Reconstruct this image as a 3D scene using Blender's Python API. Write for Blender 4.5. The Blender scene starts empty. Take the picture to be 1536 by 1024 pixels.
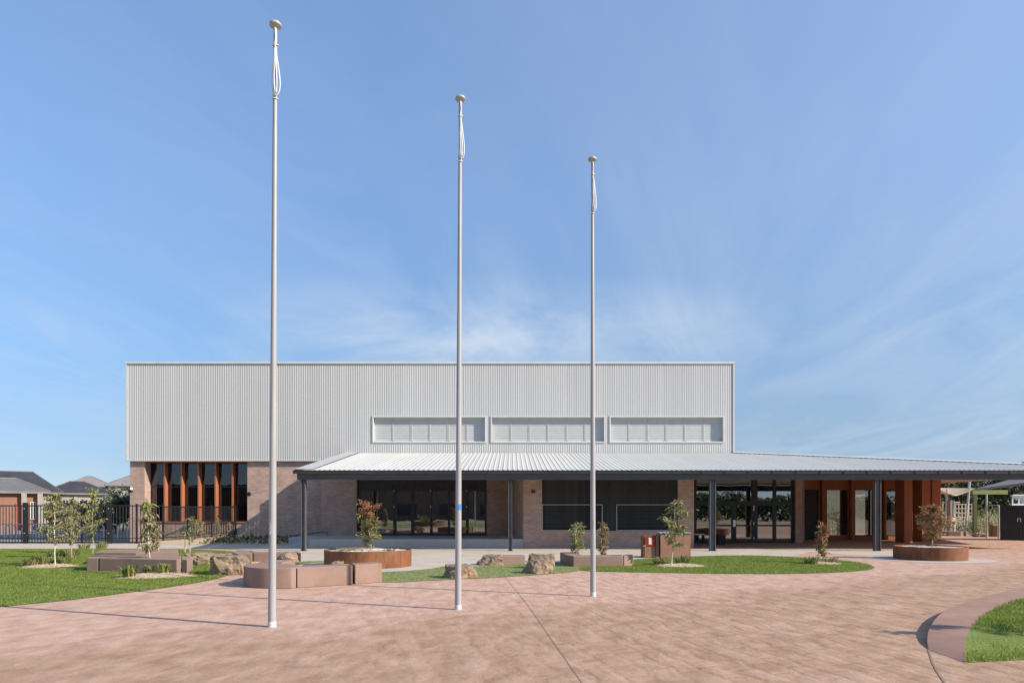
import bpy, bmesh, math, random
import numpy as np
from mathutils import Vector, noise

C = bpy.context.scene.collection
R = math.radians
F = 1024.0      # focal length of the photograph in its own pixels
HZ = 768.0      # row of the horizon
EYE = 1.65

def G(u, v):                       # photograph pixel of a ground point -> (X, Y)
    y = EYE * F / (v - HZ)
    return ((u - HZ) * y / F, y)
def PX(u, Y): return (u - 768.0) * Y / F
def PZ(v, Y): return EYE - (v - HZ) * Y / F

# ------------------------------------------------------------------ mesh helper
class MB:
    def __init__(s): s.v = []; s.f = []; s.m = []
    def add(s, vs, fs, m=0):
        o = len(s.v); s.v += [tuple(p) for p in vs]
        for f in fs: s.f.append([i + o for i in f]); s.m.append(m)
    def box(s, x0, y0, z0, x1, y1, z1, m=0):
        if x1 < x0: x0, x1 = x1, x0
        if y1 < y0: y0, y1 = y1, y0
        if z1 < z0: z0, z1 = z1, z0
        s.add([(x0,y0,z0),(x1,y0,z0),(x1,y1,z0),(x0,y1,z0),(x0,y0,z1),(x1,y0,z1),(x1,y1,z1),(x0,y1,z1)],
              [(0,3,2,1),(4,5,6,7),(0,1,5,4),(1,2,6,5),(2,3,7,6),(3,0,4,7)], m)
    def prism(s, poly, z0, z1, m=0):
        # poly counter-clockwise; z0/z1 numbers or functions of (x, y)
        a = sum(poly[i][0]*poly[(i+1)%len(poly)][1]-poly[(i+1)%len(poly)][0]*poly[i][1] for i in range(len(poly)))
        if a < 0: poly = poly[::-1]
        f0 = z0 if callable(z0) else (lambda x, y: z0)
        f1 = z1 if callable(z1) else (lambda x, y: z1)
        n = len(poly)
        s.add([(x,y,f0(x,y)) for x,y in poly] + [(x,y,f1(x,y)) for x,y in poly],
              [tuple(range(n-1,-1,-1)), tuple(range(n,2*n))] + [(i,(i+1)%n,n+(i+1)%n,n+i) for i in range(n)], m)
    def sheet(s, poly, z, m=0):
        a = sum(poly[i][0]*poly[(i+1)%len(poly)][1]-poly[(i+1)%len(poly)][0]*poly[i][1] for i in range(len(poly)))
        if a < 0: poly = poly[::-1]
        f = z if callable(z) else (lambda x, y: z)
        s.add([(x,y,f(x,y)) for x,y in poly], [tuple(range(len(poly)))], m)
    def tube(s, pts, rad, n=8, m=0, closed=False):
        pts = [Vector(p) for p in pts]; k = len(pts)
        if not isinstance(rad, (list, tuple)): rad = [rad]*k
        vs = []; up = Vector((0.13, 0.21, 1)).normalized()
        for i, p in enumerate(pts):
            a = pts[(i-1) % k] if (closed or i > 0) else p
            b = pts[(i+1) % k] if (closed or i < k-1) else p
            t = (b - a).normalized()
            r = t.cross(up)
            if r.length < 1e-4 or abs(t.dot(up)) > .985: r = t.cross(Vector((1,0.05,0)))
            r.normalize(); q = t.cross(r).normalized()
            for j in range(n):
                w = 2*math.pi*j/n
                vs.append(p + (r*math.cos(w) + q*math.sin(w))*rad[i])
        fs = []
        for i in range(k if closed else k-1):
            for j in range(n):
                a = i*n + j; b = i*n + (j+1) % n
                c = ((i+1) % k)*n + (j+1) % n; d = ((i+1) % k)*n + j
                fs.append((a, b, c, d))
        if not closed:
            fs.append(tuple(range(n-1,-1,-1))); fs.append(tuple(range((k-1)*n, k*n)))
        s.add(vs, fs, m)
    def lathe(s, cx, cy, prof, n=32, m=0):
        k = len(prof); vs = []
        for r, z in prof:
            for j in range(n):
                w = 2*math.pi*j/n
                vs.append((cx + r*math.cos(w), cy + r*math.sin(w), z))
        fs = []
        for i in range(k-1):
            for j in range(n):
                fs.append((i*n+j, i*n+(j+1)%n, (i+1)*n+(j+1)%n, (i+1)*n+j))
        s.add(vs, fs, m)

def mesh_obj(name, mb, mats, parent=None, origin=(0,0,0), smooth=False, bevel=0):
    me = bpy.data.meshes.new(name)
    ox, oy, oz = origin
    me.from_pydata([(x-ox, y-oy, z-oz) for x,y,z in mb.v], [], mb.f)
    if not isinstance(mats, (list, tuple)): mats = [mats]
    for m in mats: me.materials.append(m)
    me.polygons.foreach_set('material_index', mb.m)
    if smooth:
        me.polygons.foreach_set('use_smooth', [True]*len(me.polygons))
        try: me.set_sharp_from_angle(angle=R(40))
        except Exception: pass
    me.validate(); me.update()
    o = bpy.data.objects.new(name, me); C.objects.link(o)
    if bevel:
        b = o.modifiers.new('bevel', 'BEVEL'); b.width = bevel; b.segments = 2; b.limit_method = 'ANGLE'
    if parent: o.parent = parent
    else: o.location = origin
    return o

def tag(o, label, cat, group=None):
    o['label'] = label; o['category'] = cat
    if group: o['group'] = group
    return o
def thing(name, label, cat, loc, group=None, rz=0):
    o = bpy.data.objects.new(name, None); C.objects.link(o)
    o.empty_display_size = .2
    o.location = loc; o.rotation_euler = (0,0,rz)
    return tag(o, label, cat, group)
def struct(name, mb, mat, kind='structure', **k):
    o = mesh_obj(name, mb, mat, **k); o['kind'] = kind
    return o
def copy_tree(o, parent=None):
    c = o.copy(); C.objects.link(c)
    if parent: c.parent = parent
    for ch in [x for x in bpy.data.objects if x.parent == o]: copy_tree(ch, c)
    return c

# ------------------------------------------------------------------ materials
def newmat(name):
    m = bpy.data.materials.new(name); m.use_nodes = True
    nt = m.node_tree
    return m, nt, nt.nodes, nt.links, nt.nodes['Principled BSDF']
def setin(n, **k):
    for a, b in k.items():
        key = a.replace('_', ' ')
        if key in n.inputs: n.inputs[key].default_value = b
def ramp(N, L, src, stops):
    r = N.new('ShaderNodeValToRGB'); e = r.color_ramp.elements
    while len(e) < len(stops): e.new(.5)
    for i, (p, c) in enumerate(stops):
        e[i].position = p; e[i].color = (*c, 1)
    L.new(src, r.inputs[0]); return r.outputs[0]
def tex(N, L, kind='Object', scale=(1,1,1), rot=(0,0,0)):
    t = N.new('ShaderNodeTexCoord'); mp = N.new('ShaderNodeMapping')
    mp.inputs['Scale'].default_value = scale; mp.inputs['Rotation'].default_value = rot
    L.new(t.outputs[kind], mp.inputs[0]); return mp.outputs[0]
def noi(N, L, vec, scale, detail=4, rough=.55, dist=0):
    n = N.new('ShaderNodeTexNoise')
    n.inputs['Scale'].default_value = scale; n.inputs['Detail'].default_value = detail
    n.inputs['Roughness'].default_value = rough; n.inputs['Distortion'].default_value = dist
    L.new(vec, n.inputs['Vector']); return n.outputs['Fac']
def mixc(N, L, fac, a, b, mode='MIX'):
    n = N.new('ShaderNodeMix'); n.data_type = 'RGBA'; n.blend_type = mode
    for sock, v in ((n.inputs[0], fac), (n.inputs[6], a), (n.inputs[7], b)):
        if hasattr(v, 'links'): L.new(v, sock)
        elif isinstance(v, (int, float)): sock.default_value = v
        else: sock.default_value = (*v, 1)
    return n.outputs[2]
def mth(N, L, op, a, b=0, c=None, clamp=False):
    n = N.new('ShaderNodeMath'); n.operation = op; n.use_clamp = clamp
    for i, v in enumerate((a, b) if c is None else (a, b, c)):
        if hasattr(v, 'links'): L.new(v, n.inputs[i])
        else: n.inputs[i].default_value = v
    return n.outputs[0]
def bump(N, L, P, h, strength=.3, dist=.01):
    b = N.new('ShaderNodeBump'); b.inputs['Strength'].default_value = strength; b.inputs['Distance'].default_value = dist
    L.new(h, b.inputs['Height']); L.new(b.outputs[0], P.inputs['Normal']); return b

def mottled(name, c0, c1, scale=6, rough=.7, metal=0, bstr=.15, bscale=60, bdist=.004, spec=.4, stretch=(1,1,1)):
    m, nt, N, L, P = newmat(name)
    v = tex(N, L, 'Object', stretch)
    n = noi(N, L, v, scale, 6, .6)
    L.new(ramp(N, L, n, [(.3, c0), (.7, c1)]), P.inputs['Base Color'])
    setin(P, Roughness=rough, Metallic=metal)
    P.inputs['Specular IOR Level'].default_value = spec
    if bstr:
        bump(N, L, P, noi(N, L, v, bscale, 4), bstr, bdist)
    return m

M = {}
M['pole'] = mottled('pole_paint', (.31,.30,.295), (.37,.36,.355), 3, .45, 0, .04, 40, spec=.5, stretch=(6,6,.6))
M['polebase'] = mottled('pole_base_paint', (.5,.5,.5), (.62,.61,.59), 14, .6, 0, .1)
M['cap'] = mottled('cap_paint', (.33,.32,.31), (.43,.42,.41), 8, .5)
M['rope'] = mottled('rope', (.66,.65,.63), (.8,.79,.77), 60, .9, 0, .3, 200)
M['sticker'] = mottled('blue_sticker', (.03,.2,.6), (.05,.26,.68), 20, .4, bstr=0)
M['white'] = mottled('white_powdercoat', (.66,.66,.65), (.74,.74,.73), 4, .45, bstr=.03)
M['louvre'] = mottled('louvre_white', (.52,.52,.50), (.57,.57,.55), 4, .5, bstr=.03)
M['steel'] = mottled('charcoal_steel', (.085,.086,.088), (.12,.121,.123), 3, .5, .1, .04, 50)
M['beam'] = mottled('grey_beam', (.105,.104,.104), (.145,.143,.143), 1.3, .6, 0, .05, stretch=(.6,1,2))
M['gutter'] = mottled('dark_gutter', (.028,.03,.035), (.045,.048,.054), 2, .4, 0, .03)
M['black'] = mottled('black_powdercoat', (.012,.012,.014), (.022,.022,.025), 6, .45, bstr=.03)
M['frame'] = mottled('window_frame', (.03,.033,.037), (.05,.053,.058), 5, .4, .2, .03)
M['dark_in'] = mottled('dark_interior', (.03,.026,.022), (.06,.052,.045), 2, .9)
M['cream'] = mottled('cream_render', (.30,.27,.21), (.38,.34,.28), .8, .9)
M['orange'] = mottled('orange_panel', (.35,.115,.05), (.43,.15,.07), 2.2, .55, 0, .05, 30, stretch=(2,2,.5))
M['rust_panel'] = mottled('brown_orange_panel', (.315,.105,.045), (.40,.14,.06), 1.8, .6, 0, .05, 30, stretch=(2,2,.5))
M['concrete'] = mottled('pale_concrete', (.42,.36,.295), (.53,.46,.385), .9, .95, 0, .12, 90, spec=.05)
M['plinthc'] = mottled('grey_concrete', (.38,.37,.36), (.47,.46,.44), 1.6, .85, 0, .12, 60)
M['bank'] = mottled('pale_mulch', (.36,.25,.15), (.62,.48,.34), 9, .95, 0, .6, 40, .03)
M['chips'] = mottled('wood_chips', (.42,.29,.17), (.72,.56,.4), 22, .95, 0, .8, 60, .03)
M['gravel'] = mottled('white_gravel', (.36,.33,.27), (.72,.68,.6), 14, .9, 0, .8, 40, .03)
M['soil'] = mottled('dry_ground', (.24,.19,.13), (.36,.3,.21), .25, 1, 0, .3, 5, .05, spec=.03)
M['yard'] = mottled('yard_concrete', (.25,.22,.19), (.32,.285,.25), .6, .95, 0, .1, 90, spec=.05)
M['asphalt'] = mottled('asphalt', (.10,.098,.095), (.15,.147,.14), 1.2, .95, 0, .2, 120, spec=.05)
M['trunk'] = mottled('sapling_bark', (.28,.21,.14), (.45,.37,.27), 12, .9, 0, .3, 60)
M['paletrunk'] = mottled('pale_bark', (.5,.43,.32), (.66,.58,.46), 9, .9, 0, .2, 60)
M['stake'] = mottled('hardwood_stake', (.42,.33,.22), (.6,.5,.36), 12, .9, 0, .2, 60)
M['darktrunk'] = mottled('tree_bark', (.08,.06,.045), (.15,.12,.09), 6, .95, 0, .4, 20)
M['tile_dark'] = mottled('dark_roof_tiles', (.03,.031,.038), (.05,.051,.06), .8, .75, 0, .3, 9, .05)
M['tile_grey'] = mottled('grey_roof_tiles', (.105,.105,.102), (.15,.15,.147), .8, .8, 0, .3, 9, .05)
M['tile_mid'] = mottled('brown_grey_roof_tiles', (.19,.17,.155), (.25,.225,.21), .8, .8, 0, .3, 9, .05)
M['redbrick'] = mottled('red_house_brick', (.25,.125,.085), (.32,.165,.115), 2, .9)
M['houserender'] = mottled('house_render', (.30,.27,.23), (.36,.33,.28), 2, .9)
M['redpaint'] = mottled('dark_red_door', (.30,.07,.05), (.36,.09,.07), 3, .6)
M['red'] = mottled('red_notice', (.30,.022,.012), (.36,.035,.02), 8, .5, bstr=0)
M['yellow'] = mottled('yellow_panel', (.75,.55,.08), (.8,.6,.1), 8, .5, bstr=0)
M['paper'] = mottled('notice_paper', (.72,.66,.52), (.8,.75,.62), 20, .6, bstr=0)
M['sail'] = mottled('tan_sail', (.60,.42,.26), (.68,.5,.33), 2, .85)
M['green'] = mottled('lime_steel', (.17,.21,.06), (.22,.26,.08), 3, .5)
M['greendark'] = mottled('olive_steel', (.06,.065,.014), (.085,.09,.022), 3, .5)
M['shelter'] = mottled('shelter_roof', (.21,.195,.18), (.27,.25,.23), 1, .8, spec=.08)
M['timber'] = mottled('brown_timber', (.2,.12,.07), (.3,.19,.12), 6, .85, 0, .3, 30, stretch=(4,4,.5))
M['pot'] = mottled('black_plastic', (.012,.014,.014), (.02,.022,.022), 6, .5, bstr=.05)
M['galv'] = mottled('galvanised', (.55,.56,.57), (.68,.69,.7), 8, .35, .6, .05)
M['hatchframe'] = mottled('grey_hatch_frame', (.30,.30,.30), (.36,.36,.36), 6, .5, bstr=0)
M['palepost'] = mottled('pale_grey_post', (.38,.38,.37), (.46,.46,.45), 4, .5, bstr=0)
M['silver'] = mottled('steel_handle', (.6,.6,.6), (.7,.7,.7), 8, .3, .8, 0)
M['lamp'] = mottled('lamp_body', (.02,.02,.022), (.04,.04,.042), 8, .5, bstr=.03)
M['lens_glint'] = mottled('white_lens_glint', (.7,.7,.68), (.8,.8,.78), 8, .2, bstr=0)
M['joint'] = mottled('joint_filler', (.2,.135,.1), (.27,.19,.145), 5, .9)
M['darkshed'] = mottled('charcoal_sheet', (.022,.023,.026), (.034,.035,.038), 1.5, .55, 0, .05)
M['seat'] = mottled('white_plastic', (.7,.7,.68), (.76,.76,.74), 8, .4, bstr=0)

def brick_mat(name, a, b, mortar, bw=.24, rh=.086):
    m, nt, N, L, P = newmat(name)
    t = N.new('ShaderNodeTexCoord'); sp = N.new('ShaderNodeSeparateXYZ'); L.new(t.outputs['Object'], sp.inputs[0])
    cb = N.new('ShaderNodeCombineXYZ')
    L.new(mth(N, L, 'ADD', sp.outputs[0], sp.outputs[1]), cb.inputs[0]); L.new(sp.outputs[2], cb.inputs[1])
    br = N.new('ShaderNodeTexBrick'); L.new(cb.outputs[0], br.inputs['Vector'])
    br.offset = .5
    setin(br, Scale=1.0, Color1=(*a,1), Color2=(*b,1), Mortar=(*mortar,1))
    br.inputs['Mortar Size'].default_value = .006
    br.inputs['Brick Width'].default_value = bw; br.inputs['Row Height'].default_value = rh
    br.inputs['Bias'].default_value = 0
    n = noi(N, L, t.outputs['Object'], 1.1, 5, .6)
    col = mixc(N, L, 1.0, br.outputs['Color'], ramp(N, L, n, [(.3, (.82,.82,.82)), (.7, (1.12,1.1,1.08))]), 'MULTIPLY')
    L.new(col, P.inputs['Base Color']); setin(P, Roughness=.9)
    bump(N, L, P, mth(N, L, 'SUBTRACT', 1, br.outputs['Fac']), .5, .006)
    return m
M['brick'] = brick_mat('pink_brown_brick', (.50,.335,.27), (.385,.245,.195), (.52,.43,.37))
M['brickfar'] = brick_mat('dark_brown_brick', (.20,.12,.09), (.15,.09,.07), (.22,.17,.14))

def ribbed_mat(name, base, var, rough=.45, sheet=.76):
    m, nt, N, L, P = newmat(name)
    t = N.new('ShaderNodeTexCoord'); sp = N.new('ShaderNodeSeparateXYZ'); L.new(t.outputs['Object'], sp.inputs[0])
    w = N.new('ShaderNodeTexWhiteNoise'); w.noise_dimensions = '1D'
    L.new(mth(N, L, 'FLOOR', mth(N, L, 'DIVIDE', sp.outputs[0], sheet)), w.inputs['W'])
    w2 = N.new('ShaderNodeTexWhiteNoise'); w2.noise_dimensions = '1D'
    L.new(mth(N, L, 'FLOOR', mth(N, L, 'DIVIDE', sp.outputs[0], .19)), w2.inputs['W'])
    n = noi(N, L, tex(N, L, 'Object', (.5,.5,.12)), 2.0, 4)
    f = mth(N, L, 'ADD', mth(N, L, 'MULTIPLY', w.outputs[0], .35), mth(N, L, 'ADD', mth(N, L, 'MULTIPLY', w2.outputs[0], .35), mth(N, L, 'MULTIPLY', n, .4)))
    lo = tuple(c*(1-var) for c in base); hi = tuple(min(.85, c*(1+var)) for c in base)
    L.new(ramp(N, L, f, [(.2, lo), (.85, hi)]), P.inputs['Base Color'])
    setin(P, Roughness=rough); P.inputs['Specular IOR Level'].default_value = .12
    return m
M['clad'] = ribbed_mat('white_cladding', (.495,.49,.475), .05)
M['darkclad'] = ribbed_mat('black_cladding', (.050,.052,.054), .2)
M['roof'] = ribbed_mat('roof_sheet', (.52,.51,.475), .05, .7)
M['capping'] = mottled('barge_capping', (.42,.42,.41), (.48,.48,.47), 1.5, .5, bstr=.03)
M['ridgecap'] = mottled('white_capping', (.56,.56,.54), (.62,.62,.6), 1.5, .5, bstr=.03)

def glass_mat(name, refl=.26, tint=(.5,.53,.53)):
    m, nt, N, L, P = newmat(name)
    N.remove(P); out = N['Material Output']
    g = N.new('ShaderNodeBsdfGlossy'); g.inputs['Roughness'].default_value = .0; g.inputs['Color'].default_value = (.95,.97,1,1)
    t = N.new('ShaderNodeBsdfTransparent'); t.inputs['Color'].default_value = (*tint, 1)
    f = N.new('ShaderNodeFresnel'); f.inputs['IOR'].default_value = 1.5
    v = tex(N, L, 'Object'); n = noi(N, L, v, .9, 2)
    b = N.new('ShaderNodeBump'); b.inputs['Strength'].default_value = .035; b.inputs['Distance'].default_value = .05
    L.new(n, b.inputs['Height']); L.new(b.outputs[0], g.inputs['Normal'])
    mx = N.new('ShaderNodeMixShader')
    L.new(mth(N, L, 'ADD', f.outputs[0], refl, clamp=True), mx.inputs[0])
    L.new(t.outputs[0], mx.inputs[1]); L.new(g.outputs[0], mx.inputs[2]); L.new(mx.outputs[0], out.inputs[0])
    return m
M['glass'] = glass_mat('tinted_glass')
M['dimglass'] = glass_mat('dim_glass', .05, (.4,.42,.42))
M['clearglass'] = glass_mat('clear_glass', .1, (.68,.71,.70))

def paving_mat():
    m, nt, N, L, P = newmat('stamped_pink_paving')
    t = N.new('ShaderNodeTexCoord'); vec = t.outputs['Object']
    # distorted coordinates for the stamped cobbles
    n0 = N.new('ShaderNodeTexNoise'); n0.inputs['Scale'].default_value = 1.3; n0.inputs['Detail'].default_value = 2
    L.new(vec, n0.inputs['Vector'])
    vm = N.new('ShaderNodeVectorMath'); vm.operation = 'MULTIPLY_ADD'
    L.new(n0.outputs['Color'], vm.inputs[0]); vm.inputs[1].default_value = (.42,.42,0); L.new(vec, vm.inputs[2])
    rt = N.new('ShaderNodeMapping'); rt.inputs['Rotation'].default_value = (0,0,R(76)); L.new(vm.outputs[0], rt.inputs[0])
    br = N.new('ShaderNodeTexBrick'); L.new(rt.outputs[0], br.inputs['Vector']); br.offset = .5
    setin(br, Scale=1.0, Color1=(.9,.9,.9,1), Color2=(1.06,1.05,1.04,1), Mortar=(.80,.78,.76,1))
    br.inputs['Mortar Size'].default_value = .075; br.inputs['Mortar Smooth'].default_value = 1.0
    br.inputs['Brick Width'].default_value = .52; br.inputs['Row Height'].default_value = .30
    # large sand-wash stains
    big = noi(N, L, tex(N, L, 'Object', (.16,.32,1)), 1.0, 4, .55, .6)
    sx = N.new('ShaderNodeSeparateXYZ'); L.new(vec, sx.inputs[0])
    near = N.new('ShaderNodeMapRange')
    L.new(mth(N, L, 'SUBTRACT', mth(N, L, 'MULTIPLY_ADD', sx.outputs[0], .62, 11.6), sx.outputs[1]), near.inputs[0])
    near.inputs[1].default_value = -1.2; near.inputs[2].default_value = 1.4; near.inputs[3].default_value = -.16; near.inputs[4].default_value = .2
    sand = mth(N, L, 'ADD', big, near.outputs[0])
    sandf = ramp(N, L, sand, [(.42, (0,0,0)), (.66, (1,1,1))])
    streak = noi(N, L, tex(N, L, 'Object', (3.0,2.0,1), (0,0,R(-14))), 1.0, 3.2, .5, .25)
    pink = ramp(N, L, streak, [(.30, (.44,.272,.2)), (.5, (.515,.335,.255)), (.70, (.575,.392,.305))])
    tan = ramp(N, L, streak, [(.30, (.335,.205,.137)), (.5, (.405,.262,.18)), (.70, (.465,.31,.22))])
    col = mixc(N, L, sandf, pink, tan)
    fine = noi(N, L, vec, 26, 5, .7)
    grit = noi(N, L, vec, 95, 3, .8)
    col = mixc(N, L, 1.0, col, ramp(N, L, fine, [(.25, (.84,.83,.82)), (.75, (1.12,1.12,1.12))]), 'MULTIPLY')
    st = N.new('ShaderNodeMapRange'); L.new(sx.outputs[0], st.inputs[0])
    st.inputs[1].default_value = -4; st.inputs[2].default_value = 2.5; st.inputs[3].default_value = .04; st.inputs[4].default_value = .26
    col = mixc(N, L, st.outputs[0], col, br.outputs['Color'], 'MULTIPLY')
    col = mixc(N, L, 1.0, col, ramp(N, L, grit, [(.28, (.72,.70,.68)), (.4, (.97,.97,.97)), (.62, (1.0,1.0,1.0)), (.75, (1.2,1.2,1.2))]), 'MULTIPLY')
    # pale efflorescence patches
    ef = noi(N, L, tex(N, L, 'Object', (.5,1.4,1)), 1.0, 6, .65, .4)
    efm = ramp(N, L, ef, [(.66, (0,0,0)), (.82, (.5,.5,.5))])
    col = mixc(N, L, efm, col, (.62,.5,.42))
    L.new(col, P.inputs['Base Color']); setin(P, Roughness=.92)
    P.inputs['Specular IOR Level'].default_value = .06
    cob = mth(N, L, 'SUBTRACT', 1, br.outputs['Fac'])
    h = mth(N, L, 'ADD', mth(N, L, 'MULTIPLY', cob, mth(N, L, 'MULTIPLY', st.outputs[0], .55)), mth(N, L, 'ADD', mth(N, L, 'MULTIPLY', streak, .75), mth(N, L, 'MULTIPLY', fine, .11)))
    bump(N, L, P, h, .7, .06)
    return m
M['paving'] = paving_mat()

def pinkconcrete():
    m, nt, N, L, P = newmat('pink_bench_concrete')
    v = tex(N, L, 'Object')
    n = noi(N, L, v, 1.6, 6, .6); f = noi(N, L, v, 90, 3, .6)
    c = ramp(N, L, n, [(.3, (.25,.165,.13)), (.7, (.33,.225,.18))])
    c = mixc(N, L, 1.0, c, ramp(N, L, f, [(.25, (.86,.86,.86)), (.75, (1.1,1.1,1.1))]), 'MULTIPLY')
    L.new(c, P.inputs['Base Color']); setin(P, Roughness=.9); P.inputs['Specular IOR Level'].default_value = .1
    bump(N, L, P, f, .25, .004); return m
M['bench'] = pinkconcrete()
M['kerb'] = mottled('dark_pink_kerb', (.25,.14,.10), (.33,.195,.145), 2.2, .8, 0, .2, 80, .004)

def grass_mat(name, lo, mid, hi, scale=2.2):
    m, nt, N, L, P = newmat(name)
    v = tex(N, L, 'Object')
    n = noi(N, L, v, scale, 5, .65); f = noi(N, L, v, 35, 3, .6)
    k = mth(N, L, 'ADD', mth(N, L, 'MULTIPLY', n, .6), mth(N, L, 'MULTIPLY', f, .4))
    L.new(ramp(N, L, k, [(.33, lo), (.5, mid), (.68, hi)]), P.inputs['Base Color'])
    setin(P, Roughness=.75); P.inputs['Specular IOR Level'].default_value = .25
    bump(N, L, P, f, .6, .02)
    return m
M['lawn'] = grass_mat('lawn_ground', (.12,.155,.025), (.165,.205,.04), (.22,.25,.06))
M['turf'] = grass_mat('artificial_turf', (.17,.185,.07), (.215,.23,.09), (.27,.28,.125), 3.0)

def leaf_mat(name, lo, hi, scale=5, trans=.3):
    m, nt, N, L, P = newmat(name)
    n = noi(N, L, tex(N, L, 'Object'), scale, 3, .7)
    c = ramp(N, L, n, [(.32, lo), (.68, hi)])
    L.new(c, P.inputs['Base Color']); setin(P, Roughness=.5)
    t = N.new('ShaderNodeBsdfTranslucent'); L.new(c, t.inputs[0])
    mx = N.new('ShaderNodeMixShader'); mx.inputs[0].default_value = trans
    L.new(P.outputs[0], mx.inputs[1]); L.new(t.outputs[0], mx.inputs[2])
    L.new(mx.outputs[0], N['Material Output'].inputs[0]); return m
M['blade'] = leaf_mat('grass_blades', (.135,.19,.025), (.275,.33,.06), 2.6, .45)
M['leaf_olive'] = leaf_mat('olive_leaves', (.17,.155,.06), (.30,.27,.12))
M['leaf_straw'] = leaf_mat('straw_leaves', (.27,.23,.11), (.42,.37,.2))
M['leaf_lime'] = leaf_mat('lime_leaves', (.22,.25,.05), (.36,.36,.1))
M['leaf_green'] = leaf_mat('mid_green_leaves', (.07,.10,.025), (.14,.17,.05))
M['leaf_red'] = leaf_mat('red_tip_leaves', (.25,.075,.035), (.42,.16,.07))
M['leaf_bronze'] = leaf_mat('bronze_leaves', (.22,.12,.05), (.36,.22,.1))
M['leaf_dark'] = leaf_mat('dark_tree_leaves', (.018,.03,.012), (.05,.065,.03), 1.2, .15)
M['leaf_grey'] = leaf_mat('grey_tree_leaves', (.22,.22,.17), (.4,.39,.32), 1.5, .2)
M['leaf_bush'] = leaf_mat('bush_leaves', (.13,.17,.04), (.3,.33,.1), 3, .25)

def corten_mat(name, a, b, c):
    m, nt, N, L, P = newmat(name)
    v = tex(N, L, 'Object', (1,1,.45)); n = noi(N, L, v, 4.5, 7, .65, .3); f = noi(N, L, tex(N, L, 'Object', (1,1,.2)), 18, 4)
    k = mth(N, L, 'ADD', mth(N, L, 'MULTIPLY', n, .7), mth(N, L, 'MULTIPLY', f, .3))
    L.new(ramp(N, L, k, [(.3, a), (.5, b), (.7, c)]), P.inputs['Base Color']); setin(P, Roughness=.75)
    bump(N, L, P, n, .2, .006); return m
M['corten'] = corten_mat('corten_steel', (.10,.033,.012), (.19,.066,.024), (.29,.11,.038))
M['cortenpale'] = corten_mat('orange_brown_panel', (.27,.125,.075), (.34,.165,.10), (.40,.2,.13))

def rock_mat():
    m, nt, N, L, P = newmat('basalt_boulder')
    v = tex(N, L, 'Object'); n = noi(N, L, v, 3.2, 8, .68, .4); f = noi(N, L, v, 16, 6, .7)
    k = mth(N, L, 'ADD', mth(N, L, 'MULTIPLY', n, .65), mth(N, L, 'MULTIPLY', f, .35))
    L.new(ramp(N, L, k, [(.32, (.09,.07,.055)), (.45, (.22,.165,.12)), (.56, (.34,.235,.145)), (.72, (.42,.35,.28))]), P.inputs['Base Color'])
    setin(P, Roughness=.92); bump(N, L, P, k, 1.0, .09); return m
M['rock'] = rock_mat()

# ------------------------------------------------------------------ camera, sun, sky
cam = bpy.data.cameras.new('camera'); camo = bpy.data.objects.new('camera', cam); C.objects.link(camo)
cam.sensor_fit = 'HORIZONTAL'; cam.sensor_width = 36; cam.lens = 24
cam.shift_y = 256/1536; cam.clip_end = 5000; cam.clip_start = .05
camo.location = (0,0,EYE); camo.rotation_euler = (R(90),0,0)
bpy.context.scene.camera = camo

SUN_EL = R(30.5); SUN_AZ = math.atan2(.932, -.363)       # measured clockwise from +Y
sd = Vector((math.sin(SUN_AZ)*math.cos(SUN_EL), math.cos(SUN_AZ)*math.cos(SUN_EL), math.sin(SUN_EL)))
sl = bpy.data.lights.new('sun', 'SUN'); so = bpy.data.objects.new('sun', sl); C.objects.link(so)
sl.energy = 4.4; sl.angle = R(.5); sl.color = (1,.915,.79)
so.rotation_euler = sd.to_track_quat('Z', 'Y').to_euler(); so.location = (40,-20,40)

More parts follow.
